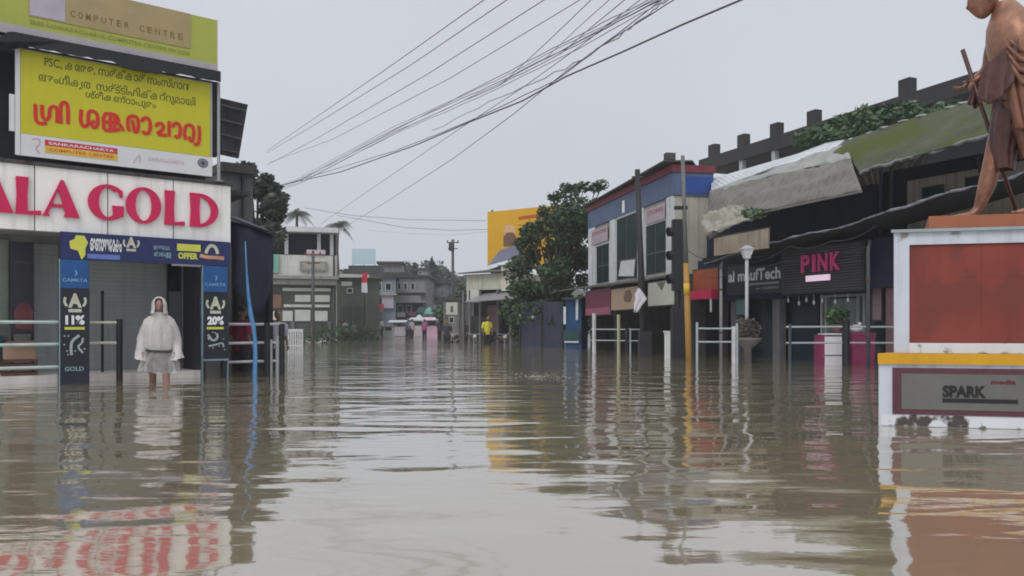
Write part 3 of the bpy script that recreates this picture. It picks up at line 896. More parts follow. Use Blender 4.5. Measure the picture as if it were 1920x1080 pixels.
def person(loc, rz, label, H=1.68, top=None, legs=None, hairm=HAIR, stride=0.0, skirt=False, bent=0.0, coat=None, group=None, tint=None, raise_arm=0.0, short=False):
    """standing figure facing local -y; top / legs are clothing materials"""
    r = empty('person', loc, rz, label, 'person', group)
    k = H / 1.70
    m = MB()
    st = stride
    nd = [(0, 0, .93, .118), (0, -.01, 1.10, (.125, .10)), (0, -.02 - bent * .3, 1.30, (.150, .105)), (0, -.01 - bent * .5, 1.45, .075), (0, -.02 - bent * .6, 1.53, .050)]
    li = [(0, 1), (1, 2), (2, 3), (3, 4)]
    for sg_ in (-1, 1):
        b_ = len(nd)
        o = sg_ * st
        nd += [(sg_ * .095, 0, .86, .092), (sg_ * .105, -.03 - o * .45, .49, .062), (sg_ * .105, .03 - o, .26, .055), (sg_ * .105, .03 - o, .085, .040), (sg_ * .115, -.11 - o, .035, .036)]
        li += [(0, b_), (b_, b_ + 1), (b_ + 1, b_ + 2), (b_ + 2, b_ + 3), (b_ + 3, b_ + 4)]
    hands = []
    for sg_ in (-1, 1):
        b_ = len(nd)
        up_ = raise_arm if sg_ > 0 else 0
        el = (sg_ * .245, .03 - bent * .3, 1.13)
        wr = (sg_ * (.235 - .05 * up_), -.09 - bent * .3 - up_ * .18, .90 + up_ * .30)
        nd += [(sg_ * .185, -.01 - bent * .4, 1.405, .056), (*el, .043), (*wr, .029)]
        li += [(2, b_), (b_, b_ + 1), (b_ + 1, b_ + 2)]
        hands.append((wr, (Vector(wr) - Vector(el)), (0, -1, 0.2)))
    v, f = skin_geo(nd, li, 2)
    m.add(v, f)
    hc = (0, -.035 - bent * .7, 1.625)
    head_geo(m, hc, (0, -1, -0.12))
    for h_ in hands:
        hand(m, *h_)
    sc_ = lambda mb: mb.__setattr__('v', [(x * k, y * k, z * k) for x, y, z in mb.v]) or mb
    sc_(m).build('body', tint or SKIN, r, True)
    hb = Vector(hc)
    # hair cap
    if hairm:
        rings = []
        for i in range(9):
            th = math.pi * 0.55 * i / 8 + 0.01
            rings.append([(hb.x + 0.081 * math.sin(th) * math.cos(a), hb.y + 0.018 + 0.096 * math.sin(th) * math.sin(a) * (0.93 if math.sin(a) < 0 else 1.0), hb.z + 0.024 + 0.106 * math.cos(th)) for a in [2 * math.pi * j / 18 for j in range(18)]])
        sc_(MB().loft(rings)).build('hair', hairm, r, True)
    e_ = MB()
    for sg_ in (-1, 1):
        e_.ell((hb.x + sg_ * .029, hb.y - .089, hb.z + .002), (.012, .006, .006), 8, 5)
    sc_(e_).build('eyes', M('dark_eye', (0.02, 0.015, 0.012), 0.3), r)
    if top:
        lv = [(0, -.01, .84, .165, .135, .05), (0, -.015, 1.0, .150, .125, .04), (0, -.02 - bent * .2, 1.2, .172, .135, .03), (0, -.015 - bent * .35, 1.36, .185, .125, .02), (0, -.012 - bent * .45, 1.45, .10, .09, .0), (0, -.012 - bent * .5, 1.475, .065, .065, .0)]
        mm = MB().loft(cloth_rings(lv), False)
        for sg_ in (-1, 1):
            up_ = raise_arm if sg_ > 0 else 0
            mm.tube([(sg_ * .13, -.01 - bent * .4, 1.40), (sg_ * .19, -.005 - bent * .4, 1.385), (sg_ * .225, .012 - bent * .35, 1.26), (sg_ * .243, .025 - bent * .3, 1.15)], [.075, .082, .072, .066], 12, False)
        sc_(mm).build('shirt', top, r, True)
    if legs:
        mm = MB()
        if skirt:
            mm.loft(cloth_rings([(0, 0, .34, .19, .17, .10), (0, 0, .6, .175, .15, .08), (0, -.005, .85, .17, .135, .05), (0, -.01, 1.0, .14, .115, .02)]), False)
        else:
            for sg_ in (-1, 1):
                o = sg_ * st
                mm.tube([(sg_ * .09, 0, .95), (sg_ * .097, 0, .86), (sg_ * .104, -.022 - o * .38, .56)] + ([] if short else [(sg_ * .105, -.025 - o * .45, .49), (sg_ * .105, .03 - o, .20)]), [.115, .108, .095] + ([] if short else [.08, .075]), 14, False)
        sc_(mm).build('trousers' if not skirt else 'lungi', legs, r, True)
    if coat:
        coat(r, sc_, hb)
    return r

PLASTIC = M('milky_raincoat', (0.64, 0.61, 0.61), 0.32, 0.22, 7, 0.03, alpha=0.72)
PLASTIC_THIN = M('thin_wet_plastic', (0.66, 0.63, 0.63), 0.28, 0.3, 9, 0.03, alpha=0.36)
def crumple(mb, amp, freq=9.0):
    q = []
    for v in mb.v:
        p = Vector(v)
        d = mnoise.noise_vector(p * freq) * amp + mnoise.noise_vector(p * freq * 2.3) * amp * .5
        q.append(tuple(p + d))
    mb.v = q
    return mb
def raincoat(r, sc_, hb):
    up_lv = [(0, -.045, .90, .225, .18, .10), (0, -.05, .96, .245, .185, .10), (0, -.055, 1.06, .25, .185, .09), (0, -.06, 1.18, .242, .175, .07), (0, -.065, 1.29, .222, .155, .05), (0, -.07, 1.38, .185, .135, .035), (0, -.072, 1.45, .135, .12, .02), (0, -.075, 1.50, .115, .115, .01), (0, -.082, 1.535, .10, .11, 0)]
    sc_(crumple(MB().loft(cloth_rings(up_lv, 64, 9, 4), False), .022)).build('raincoat', PLASTIC, r, True)
    lo_lv = [(0, -.02, .56, .31, .235, .22), (0, -.025, .64, .295, .225, .20), (0, -.03, .72, .275, .21, .17), (0, -.035, .80, .25, .195, .13), (0, -.04, .87, .228, .182, .10), (0, -.043, .895, .226, .181, .10)]
    sc_(crumple(MB().loft(cloth_rings(lo_lv, 64, 9, 4), False), .026)).build('coat_skirt', PLASTIC_THIN, r, True)
    for sg_ in (-1, 1):
        rings = []
        for (x, y, z, q) in ((.09, -.07, 1.46, .055), (.145, -.065, 1.385, .080), (.20, -.04, 1.25, .088), (.238, -.03, 1.10, .088), (.255, -.07, .97, .085), (.262, -.12, .86, .088), (.268, -.14, .76, .105)):
            rings.append([(sg_ * x + q * math.cos(a) * (1 + .10 * math.sin(3 * a + z * 20)), y + q * math.sin(a), z + .3 * q * math.cos(a) * sg_) for a in [2 * math.pi * j / 18 for j in range(18)]])
        sc_(crumple(MB().loft(rings, False), .020)).build('sleeve', PLASTIC, r, True)
    rings = []
    for i in range(15):
        th = 0.05 + math.pi * 0.86 * i / 14
        rx = 0.112 * math.sin(th) if th < 1.7 else 0.112 + max(0, th - 2.1) * .03
        z = hb.z + 0.022 + 0.135 * math.cos(min(th, 2.2)) - max(0, th - 2.2) * .12
        gap = 0.0 if th < 0.80 else 0.60
        rings.append([(rx * math.sin(a), hb.y + 0.012 - 1.12 * rx * math.cos(a), z) for a in [gap + (2 * math.pi - 2 * gap) * j / 22 for j in range(23)]])
    mm = MB()
    n = 23
    mm.add([p for q in rings for p in q], [(i * n + j, i * n + j + 1, (i + 1) * n + j + 1, (i + 1) * n + j) for i in range(14) for j in range(22)])
    o = sc_(crumple(mm, .008)).build('hood', PLASTIC, r, True)
    s_ = o.modifiers.new('thick', 'SOLIDIFY'); s_.thickness = 0.006
    sc_(MB().loft(cloth_rings([(0, -.043, .890, .222, .176, .10), (0, -.043, .894, .252, .20, .10), (0, -.043, .922, .252, .20, .10), (0, -.043, .926, .222, .176, .10)], 64, 9, 4), False)).build('belt', M('dark_strap', (0.05, 0.045, 0.05), 0.6), r, True)

pw = P(299, 715, 13.1)
person((pw.x, pw.y, -0.40), R(22), 'person in a hooded milky white plastic raincoat wading knee deep towards the camera', 1.70,
       None, M('dark_shorts', (0.035, 0.030, 0.034), 0.8), stride=0.24, bent=0.13, coat=raincoat, skirt=False, tint=M('ruddy_skin', (0.27, 0.15, 0.12), 0.6, 0.12, 8), short=True)
pq = P(452, 640, 15.9)
person((pq.x, pq.y, -0.40), R(150), 'person in a dark red shirt standing with their back turned behind the mauve railing', 1.66,
       M('dark_red_shirt', (0.16, 0.010, 0.035), 0.8, 0.25, 5), M('black_trousers', (0.015, 0.014, 0.02), 0.8))
pq = P(518, 640, 18.5)
person((pq.x, pq.y, -0.40), R(40), 'person in a pale lilac shirt standing under the edge of the navy canvas stall', 1.62,
       M('lilac_shirt', (0.42, 0.40, 0.50), 0.8), M('black_trousers', (0,)*3), bent=0.1)
pq = P(913, 640, 41)
person((pq.x, pq.y, -0.35), R(25), 'person in a bright yellow jacket in front of the dark shop below the cream parapet', 1.72,
       M('yellow_jacket', (0.62, 0.55, 0.04), 0.6), M('black_trousers', (0,)*3), bent=0.1)
FG = 'far figures standing at the water edge'
for px, Y, c_, lab in ((838, 44, (0.03, 0.03, 0.04), 'distant person in black clothes at the water edge left of the utility pole foot'),
                       (872, 46, (0.05, 0.05, 0.07), 'distant person in dark grey clothes just right of the motorcycles'),
                       (648, 56, (0.34, 0.34, 0.33), 'distant person in a pale grey shirt before the dark green building')):
    pq = P(px, 640, Y)
    person((pq.x, pq.y, ground_h(Y) + .02), R(random.uniform(-60, 60)), lab, 1.68, M('far_shirt_%d' % px, c_, 0.8), M('black_trousers', (0,)*3), group=FG)

# ------------------------------------------------------------------ pedestal and bronze statue
PF = Fr(1677, 7.3, -14)
PW = M('peeling_white_paint', (0.52, 0.56, 0.64), 0.6, 0.10, 2, streak=0.28, stain=((0.26, 0.25, 0.24), 0.63, 5.0))
PWB = M('badly_peeled_paint', (0.60, 0.62, 0.66), 0.7, 0.10, 2, 0.004, stain=((0.07, 0.055, 0.05), 0.53, 6.0))
BRICKR = M('faded_red_paint', (0.20, 0.040, 0.030), 0.75, 0.22, 1.6, 0.004, streak=0.12, stain=((0.155, 0.036, 0.028), 0.5, 2.2))
pd = fe('memorial_pedestal', PF, 'white memorial pedestal with brick red panel, yellow band and peeling paint standing in the flood', 'pedestal')
def trap(x0, x1, y0, y1, z0, z1, tx=0.62):
    """block whose left and right sides close in towards the back"""
    d_ = (y1 - y0) * tx
    return MB().add([(x0, y0, z0), (x1, y0, z0), (x1 - d_, y1, z0), (x0 + d_, y1, z0), (x0, y0, z1), (x1, y0, z1), (x1 - d_, y1, z1), (x0 + d_, y1, z1)],
                    [(0, 3, 2, 1), (4, 5, 6, 7), (0, 1, 5, 4), (1, 2, 6, 5), (2, 3, 7, 6), (3, 0, 4, 7)])
XW = 2.15
xl = PF.x(1650, -0.14)
z_low = 0.60
# lower block
b1 = trap(xl, XW, -0.08, 1.1, -0.5, z_low).build('base_block', PW, pd)
zy0, zy1 = PF.z(1680, 683, -0.14), PF.z(1680, 663, -0.14)
trap(xl - 0.012, XW + 0.012, -0.105, 1.09, zy0, zy1).build('yellow_band', M('amber_paint', (0.58, 0.30, 0.008), 0.55, 0.10, 3, streak=0.12), pd)
trap(xl + 0.001, XW, -0.09, 1.1, z_low + 0.001, zy0 - 0.001).build('band_bed', PW, pd)
za, zb2 = PF.z(1720, 777, -0.1), PF.z(1720, 690, -0.1)
xa2 = PF.x(1674, -0.1)
MB().box(xa2, XW - 0.18, -0.096, -0.082, za, zb2).build('maroon_frame', M('maroon_paint', (0.095, 0.030, 0.045), 0.6, 0.2, 4), pd)
MB().box(PF.x(1690, -0.1), XW - 0.21, -0.102, -0.0965, za + 0.045, zb2 - 0.05).build('plaque', M('grey_plaque', (0.125, 0.125, 0.118), 0.45, 0.16, 2.5), pd)
yq = -0.1045
MB().text('SPARK', PF.x(1767, yq), PF.x(1850, yq), PF.z(1808, 746, yq), PF.z(1808, 723, yq), yq, 0.06).build('lettering', BLACK, pd)
MB().box(PF.x(1767, yq), PF.x(1909, yq), yq, yq + 0.002, PF.z(1830, 756, yq), PF.z(1830, 748, yq)).build('underline', BLACK, pd)
MB().text('media', PF.x(1858, yq), PF.x(1905, yq), PF.z(1880, 721, yq), PF.z(1880, 712, yq), yq, 0.04).build('red_lettering', M('dull_red_print', (0.12, 0.012, 0.02), 0.5), pd)
MB().box(xl + 0.02, XW - 0.1, -0.086, -0.0805, 0.004, za - 0.006).build('peeling_skirting', PWB, pd)
# upper block with recessed red panel
x0, zt = 0.0, PF.z(1677, 437)
z_up = zy1 + 0.002
xr0, zr0, zr1 = PF.x(1705), PF.z(1705, 643), PF.z(1705, 459)
XR = XW - 0.24
trap(0.0, XW - 0.1, 0.03, 1.05, z_up, zt).build('upper_block', PW, pd)
m = MB().box(0.0, xr0, 0.0, 0.0298, z_up, zt).box(XR, XW - 0.1, 0.0, 0.0298, z_up, zt).box(xr0, XR, 0.0, 0.0298, zr1, zt)
m.build('raised_border', PW, pd)
MB().box(xr0, XR, 0.001, 0.0298, z_up, zr0).build('peeling_sill', PWB, pd)
m = MB()
nx, nz_ = 3, 3
for i in range(nx):
    for j in range(nz_):
        m.box(xr0 + (XR - xr0) * i / nx + .003, xr0 + (XR - xr0) * (i + 1) / nx - .003, 0.022, 0.0292, zr0 + (zr1 - zr0) * j / nz_ + .003, zr0 + (zr1 - zr0) * (j + 1) / nz_ - .003)
m.box(xr0, XR, 0.0235, 0.0299, zr0, zr1)
m.build('red_panel', BRICKR, pd)
trap(-0.035, XW - 0.065, -0.035, 1.02, zt + 0.001, zt + 0.028).build('cornice', M('grey_cornice', (0.28, 0.33, 0.36), 0.6, 0.2, 3), pd)
zs = zt + 0.030
SL = trap(PF.x(1742, 0.02), XW - 0.35, 0.03, 0.98, zs, PF.z(1742, 405, 0.02), 0.2).build('top_slab', M('terracotta_slab', (0.30, 0.105, 0.055), 0.7, 0.15, 3, 0.004), pd)
zslab = PF.z(1742, 405, 0.02)

SO = PF.loc(PF.x(1865, 0.32), 0.32, zslab)
stt = empty('bronze_statue', SO, PF.a, 'copper brown statue of a striding bare chested man in a shawl leaning on a staff', 'statue')
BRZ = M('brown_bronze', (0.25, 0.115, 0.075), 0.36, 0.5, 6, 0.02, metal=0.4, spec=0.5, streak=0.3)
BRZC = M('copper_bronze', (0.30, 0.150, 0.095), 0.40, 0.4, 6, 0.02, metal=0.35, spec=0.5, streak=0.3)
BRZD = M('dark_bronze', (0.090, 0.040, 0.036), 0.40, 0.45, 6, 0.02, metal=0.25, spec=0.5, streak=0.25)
def S(px, py, y=0.0):
    """statue plane: pixel -> local metres (one pixel is 1/195 m on the figure)"""
    return ((px - 1865) / 195.0, y, (404 - py) / 195.0)
nd = [(*S(1898, 196, .02), .155), (*S(1896, 150, .02), (.15, .15)), (*S(1892, 92, .02), (.21, .16)), (*S(1882, 44, .02), .11), (*S(1866, 24, .02), .085)]
li = [(0, 1), (1, 2), (2, 3), (3, 4)]
b_ = len(nd)     # front (far-side) leg and rear leg
nd += [(*S(1888, 225, .12), .12), (*S(1868, 300, .13), .078), (*S(1862, 336, .13), .086), (*S(1845, 385, .13), .042), (*S(1832, 396, .12), .042), (*S(1800, 400, .11), .030)]
li += [(0, b_), (b_, b_ + 1), (b_ + 1, b_ + 2), (b_ + 2, b_ + 3), (b_ + 3, b_ + 4), (b_ + 4, b_ + 5)]
b_ = len(nd)
nd += [(*S(1905, 225, -.10), .12), (*S(1922, 298, -.11), .078), (*S(1936, 334, -.11), .084), (*S(1944, 383, -.11), .042), (*S(1925, 393, -.12), .042), (*S(1888, 400, -.13), .030)]
li += [(0, b_), (b_, b_ + 1), (b_ + 1, b_ + 2), (b_ + 2, b_ + 3), (b_ + 3, b_ + 4), (b_ + 4, b_ + 5)]
b_ = len(nd)     # far arm reaches forward to the staff
wr = S(1834, 150, .15)
nd += [(*S(1876, 62, .20), .075), (*S(1868, 122, .24), .056), (*wr, .036)]
li += [(2, b_), (b_, b_ + 1), (b_ + 1, b_ + 2)]
b_ = len(nd)     # near arm, bent across the waist
wr2 = S(1838, 152, -.12)
nd += [(*S(1884, 66, -.19), .078), (*S(1890, 128, -.22), .062), (*wr2, .038)]
li += [(2, b_), (b_, b_ + 1), (b_ + 1, b_ + 2)]
v, f = skin_geo(nd, li, 2)
m = MB().add(v, f)
head_geo(m, S(1848, 10, .02), (-1, -0.12, -0.22), 1.36)
hand(m, wr, (-0.8, 0, -0.5), (0, -1, 0.3), 1.1, 0.7)
hand(m, wr2, (-0.85, 0.1, -0.6), (0, 1, 0.3), 1.1, 0.5)
for yy, px, py in ((.11, 1800, 401), (-.13, 1888, 401)):     # toes
    for i in range(5):
        c_ = S(px - 3 + i * 1.6, py, yy - .035 + i * .018)
        m.ell((c_[0], c_[1], c_[2] + .012), (.028 - .003 * i, .010, .012), 8, 6)
m.build('figure', BRZ, stt, True)
# glasses: two wire rims on the nose
# shawl: over the near shoulder, round the back and hanging from the forearms
def wrap(levels, n=44, folds=6, seed=2):
    return cloth_rings(levels, n, folds, seed)
lv = []
for px, py, rx, ry, am in ((1908, 200, .215, .23, .07), (1906, 168, .21, .235, .065), (1903, 138, .215, .285, .05), (1899, 110, .225, .30, .035), (1895, 84, .225, .29, .022), (1890, 60, .195, .255, .015), (1886, 38, .14, .17, .01), (1880, 18, .09, .095, .0)):
    c_ = S(px, py, .0)
    lv.append((c_[0] + .01, .01, c_[2], rx, ry, am))
MB().loft(wrap(lv), False).build('shawl', BRZC, stt, True)
def drape(top, bot, amp, nf, thick, mat, name, sag=0.0, n=24, rows=12):
    """hanging cloth between an upper and a lower 3-D edge with vertical folds"""
    m = MB()
    top = [Vector(p) for p in top]; bot = [Vector(p) for p in bot]
    def at(e, t):
        k = t * (len(e) - 1); i = min(int(k), len(e) - 2)
        return e[i].lerp(e[i + 1], k - i)
    vs = []
    for r in range(rows + 1):
        f_ = r / rows
        for c in range(n + 1):
            t_ = c / n
            p = at(top, t_).lerp(at(bot, t_), f_)
            p.y += amp * (0.35 + f_) * math.sin(nf * 2 * math.pi * t_ + 0.6 * math.sin(3 * f_)) 
            p.z -= sag * math.sin(math.pi * t_) * f_
            vs.append(p)
    m.add(vs, [(r * (n + 1) + c, r * (n + 1) + c + 1, (r + 1) * (n + 1) + c + 1, (r + 1) * (n + 1) + c) for r in range(rows) for c in range(n)])
    o = m.build(name, mat, stt, True)
    s_ = o.modifiers.new('thick', 'SOLIDIFY'); s_.thickness = thick
    return o
# near-side shawl end thrown over the forearm
drape([S(1836, 144, -.14), S(1852, 128, -.19), S(1870, 112, -.27), S(1884, 104, -.30)], [S(1828, 190, -.13), S(1844, 202, -.17), S(1862, 194, -.25), S(1876, 176, -.30)], .010, 3.0, .016, BRZD, 'shawl_fold', 0.03, 40, 16)  # darker copy of the bronze puts the chest-front shadow into this fold's colour
for k, pts in enumerate(([(1866, 98), (1888, 122), (1934, 132)], [(1864, 108), (1886, 138), (1934, 152)], [(1866, 122), (1884, 156), (1934, 172)], [(1870, 140), (1888, 178), (1934, 194)])):
    q = [Vector(S(a_, b2, -.285 - .006 * n_ - .004 * k)) for n_, (a_, b2) in enumerate(pts)]
    q = [q[0], q[0].lerp(q[1], .5) + Vector((0, -.01, -.01)), q[1] + Vector((0, 0, .005)), q[1].lerp(q[2], .5) + Vector((0, -.005, -.012)), q[2]]
    MB().tube(q, [.004, .018, .024, .024, .020], 10).build('shawl_pleat', BRZ, stt, True)
drape([S(1862, 150, -.22), S(1890, 160, -.26), S(1925, 150, -.26)], [S(1884, 250, -.20), S(1904, 258, -.24), S(1930, 240, -.25)], .028, 3.5, .02, BRZ, 'shawl_end', 0.02)
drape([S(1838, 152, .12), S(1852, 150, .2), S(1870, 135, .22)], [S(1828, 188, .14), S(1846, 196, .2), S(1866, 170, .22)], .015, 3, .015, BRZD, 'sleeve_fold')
# loincloth round hips and thighs, with folds down to the front knee
lv = []
for px, py, rx, ry, am in ((1885, 316, .085, .12, .09), (1883, 285, .105, .14, .10), (1886, 255, .125, .165, .10), (1890, 228, .15, .19, .08), (1897, 200, .165, .195, .05), (1898, 178, .16, .18, .03)):
    c_ = S(px, py)
    lv.append((c_[0], .09 if py > 240 else .04, c_[2], rx, ry, am))
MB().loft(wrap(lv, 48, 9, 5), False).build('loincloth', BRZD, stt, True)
lv = []
for px, py, rx, ry, am in ((1924, 300, .10, .12, .1), (1918, 265, .12, .14, .1), (1910, 228, .14, .16, .08), (1902, 200, .15, .17, .05)):
    c_ = S(px, py)
    lv.append((c_[0], -.07, c_[2], rx, ry, am))
MB().loft(wrap(lv, 48, 9, 8), False).build('loincloth', BRZ, stt, True)
a_, b__ = Vector(S(1818, 90, .10)), Vector(S(1922, 402, .27))
MB().tube([a_, a_.lerp(b__, .5), b__], [.020, .019, .017], 10).build('staff', BRZD, stt, True)

# ------------------------------------------------------------------ trees and plants
def tree(label, base, blobs, size, mat, trunk_r=0.18, limbs=True, group=None, name='tree', trunk_mat=None, trunk_h=None, density=1.0):
    """blobs: (centre, radii, leaf count) in world metres; limbs run from the trunk to every clump"""
    b = Vector(base)
    r = empty(name, b, 0, label, 'tree', group)
    low = min(c[2] - rr[2] for c, rr, n in blobs)
    th = (trunk_h if trunk_h else max(0.6, low - b.z + 0.4))
    top = b + Vector((0.1, 0, th))
    m = MB().tube([(0, 0, 0), (0.03, 0, th * .5), (0.1, 0, th)], [trunk_r, trunk_r * .8, trunk_r * .6], 8)
    for c, rr, n in blobs:
        e = Vector(c) - b
        s_ = Vector((0.1, 0, th)) * random.uniform(0.7, 1.0)
        mid_ = s_.lerp(e, 0.5) + Vector((0, 0, 0.25 * rr[2]))
        m.tube([s_, mid_, e], [trunk_r * .45, trunk_r * .28, trunk_r * .08], 6)
    m.build('trunk', trunk_mat or M('bark', (0.055, 0.045, 0.035), 0.9, 0.3, 6, 0.02), r, True)
    m = MB()
    for c, rr, n in blobs:
        e = Vector(c) - b
        m.leaves(e, rr, int(n * density), size)
    m.build('crown', mat, r)
    return r
G1 = leaf_mat('dark_green_leaves', (0.030, 0.062, 0.034), (0.070, 0.120, 0.056))
G2 = leaf_mat('grey_green_leaves', (0.030, 0.048, 0.040), (0.070, 0.095, 0.070))
G3 = leaf_mat('mid_green_leaves', (0.034, 0.085, 0.040), (0.090, 0.150, 0.070))
def blobset(px0, px1, Y, tops, bottom, n, depth, count, jig=0.5):
    """clumps that fill a silhouette given as (px, py) tops"""
    out_ = []
    for _ in range(n):
        px = random.uniform(px0, px1)
        for (a, b) in zip(tops[:-1], tops[1:]):
            if a[0] <= px <= b[0]:
                ty = a[1] + (b[1] - a[1]) * (px - a[0]) / (b[0] - a[0])
                break
        rpx = random.uniform(16, 30)
        py = ty + rpx * 0.8 + (bottom - ty) * random.random() ** 1.1
        yy = Y + random.uniform(-depth, depth)
        c = P(px, min(py, bottom), yy)
        rr = rpx / F * yy
        out_.append((tuple(c), (rr * random.uniform(.9, 1.3), rr * 1.1, rr * random.uniform(.7, 1.0)), count))
    return out_
random.seed(11)
Yt = 37
bl = blobset(966, 1100, Yt, [(960, 470), (985, 425), (1010, 400), (1035, 372), (1060, 352), (1085, 352), (1100, 380), (1110, 400)], 628, 60, 1.8, 300)
bl += blobset(958, 1062, Yt - 1.0, [(950, 520), (1000, 515), (1070, 520)], 602, 26, .6, 260)
bl += [(tuple(P(px, py, Yt + .3)), (.34, .34, .26), 90) for px, py in ((1040, 368), (1062, 352), (1095, 350), (1118, 352), (1128, 346), (1080, 356), (1020, 395), (975, 455))]
pt = P(1040, 645, Yt); pt.z = -0.5
tree('large dark green leafy tree between the yellow hoarding and the blue roofed building', pt, bl, 0.12, G1, 0.22, trunk_h=2.4)
Yt = 34
bl = blobset(440, 520, Yt, [(425, 320), (445, 306), (470, 312), (490, 325), (515, 352), (530, 380)], 440, 26, 1.4, 200)
bl += [(tuple(P(px, py, Yt)), (.3, .3, .25), 80) for px, py in ((470, 316), (500, 335), (516, 352), (528, 372), (522, 395), (515, 412), (455, 312))]
pt = P(478, 600, Yt); pt.z = -0.5
tree('dense dark tree rising behind the grey concrete building and navy stall', pt, bl, 0.15, G2, 0.2, trunk_h=3.6)
Yt = 27
bl = blobset(1515, 1790, Yt, [(1505, 262), (1530, 235), (1560, 222), (1600, 208), (1640, 196), (1690, 186), (1740, 192), (1800, 186)], 258, 48, 1.0, 150)
pt = P(1650, 500, Yt + 0.5); pt.z = -0.5
tree('bushy green tree spreading behind the mossy green roof sheet', pt, bl, 0.13, G3, 0.2, trunk_h=6.0)

def palm(label, px, pyt, Y, h_px):
    b = P(px, 640, Y); b.z = ground_h(Y)
    t_ = P(px + 2, pyt, Y)
    r = empty('palm_tree', b, 0, label, 'tree', 'palms on the skyline')
    H = t_.z - b.z
    MB().tube([(0, 0, 0), (.1, 0, H * .4), (-.05, 0, H * .75), (.0, 0, H)], [.2, .16, .13, .12], 8).build('trunk', M('palm_bark', (0.10, 0.09, 0.08), 0.9, 0.2), r, True)
    m = MB()
    Ls = h_px / F * Y
    for k in range(17):
        a = k * 2.4; el = random.uniform(-0.2, 1.1)
        d_ = Vector((math.cos(a) * math.cos(el), math.sin(a) * math.cos(el), math.sin(el)))
        p = Vector((0, 0, H))
        prev = None
        for i in range(9):
            f_ = i / 8
            q = Vector((0, 0, H)) + d_ * Ls * f_ + Vector((0, 0, -Ls * .75 * f_ * f_))
            sd = d_.cross(Vector((0, 0, 1))).normalized()
            if prev is not None:
                dd = (q - prev)
                for sg_ in (-1, 1):
                    for j in (0, .5):
                        o = prev + dd * j
                        w_ = Ls * .26 * math.sin(math.pi * min(1, .15 + f_ * .85)) + .05
                        e_ = o + sd * sg_ * w_ + Vector((0, 0, -w_ * .7)) + dd * .6
                        m.add([o, o + dd * .35, e_], [(0, 1, 2)])
            prev = q
    m.build('crown', G2, r)
palm('smaller distant palm just right of the dark tree', 557, 400, 70, 36)
palm('taller distant palm behind the right end of the white arcade building', 633, 420, 64, 36)

# ------------------------------------------------------------------ right: blue roofed shop building
BF = Fr(1264, 25, -78.3)
bx0, bx1 = BF.x(1105), 0.0
bb = fe('blue_roofed_building', BF, 'two storey building with a blue band, red eaves and tall dark windows', 'building')
BLUEW = M('slate_blue_paint', (0.085, 0.120, 0.215), 0.7, 0.18, 1.2, streak=0.25)
REDW = M('dull_red_paint', (0.16, 0.030, 0.045), 0.7, 0.2, 2, streak=0.2)
CRW = M('pale_grey_wall', (0.38, 0.38, 0.33), 0.8, 0.15, 1.3, streak=0.35)
WINB = M('dark_teal_glass', (0.010, 0.024, 0.026), 0.35, 0.3, 1.5, spec=0.06)
MB().box(bx0, bx1 - .001, 0.02, 5, 2.55, 4.99).build('wall', CRW, bb)
MB().box(bx0 - .05, bx1 + .05, -0.05, 1.30, 5.0, 5.72).build('blue_band', BLUEW, bb)
MB().box(bx1 + .052, bx1 + .07, 0.30, 1.27, 5.06, 5.60).build('blue_panel', M('royal_blue_board', (0.015, 0.06, 0.26), 0.45, 0.15), bb)
MB().box(bx0 - .1, bx1 + .1, -0.10, 1.35, 5.722, 5.95).build('red_eave', REDW, bb)
MB().slab([(bx0 - .2, -.2, 5.98), (bx1 + .22, -.42, 6.02), (bx1 + .16, .55, 6.06), (bx1 - 1.2, 1.4, 6.04), (bx0 - .2, 1.4, 6.02)], .05).build('roof', CONC_D, bb)
MB().box(bx1 - .12, bx1 + .12, -.30, .0, 6.09, 6.30).build('roof_block', CONC_D, bb)
for p0, p1, t_ in ((1119, 1143, 0.05), (1157, 1196, 0.25), (1212, 1250, 0.0)):
    xa, xb = BF.x(p0), BF.x(p1)
    zt_ = 4.15 if t_ == 0.05 else (4.93 if t_ else 4.30)
    wf = MB().box(xa - .09, xa - .001, -.03, .05, 2.62, zt_ + .08).box(xb + .001, xb + .09, -.03, .05, 2.62, zt_ + .08).box(xa, xb, -.03, .05, zt_, zt_ + .08).build('window', M('pale_frame', (0.45, 0.47, 0.48), 0.6, 0.15), bb)
    MB().box(xa, xb, -.004, .018, 2.66, zt_).build('pane', WINB, wf)
    m = MB().box((xa + xb) / 2 - .03, (xa + xb) / 2 + .03, -.02, -.005, 2.66, zt_).box(xa, xb, -.0195, -.0045, 3.3, 3.36)
    m.build('mullion', M('dark_frame', (0.05, 0.055, 0.06), 0.6), wf)
for p0, p1 in ((1105, 1117), (1146, 1155), (1199, 1209), (1252, 1264)):
    MB().box(BF.x(p0), BF.x(p1) - .001, -.05, .0195, 2.56, 4.985).build('pilaster', M('pilaster_grey', (0.52, 0.55, 0.57), 0.75, 0.15, 2, streak=0.3), bb)
for p0, p1, nm in ((1112, 1142, 'a'), (1215, 1250, 'b')):
    xa, xb = BF.x(p0), BF.x(p1)
    MB().box(xa, xb, -.07, -.052, 4.36 if nm == 'b' else 4.25, 4.86).build('name_board', M('mauve_board', (0.36, 0.30, 0.34), 0.6, 0.15, 3), bb)
    MB().text('CENTRE' if nm == 'a' else 'STORES', xa + .1, xb - .1, 4.62, 4.76, -.073, .02).build('lettering', M('dull_red_text', (0.24, 0.05, 0.06), 0.6), bb)
MB().box(BF.x(1170), BF.x(1174), -.075, -.052, 5.08, 5.52).build('white_mark', TXT_W, bb)
# open casement with a white board, laundry on the ledge
MB().slab([(BF.x(1185), -.5, 2.70), (BF.x(1196), -.15, 2.66), (BF.x(1197), -.12, 3.25), (BF.x(1187), -.45, 3.22)], .03).build('casement', M('pale_frame', (0,)*3), bb)
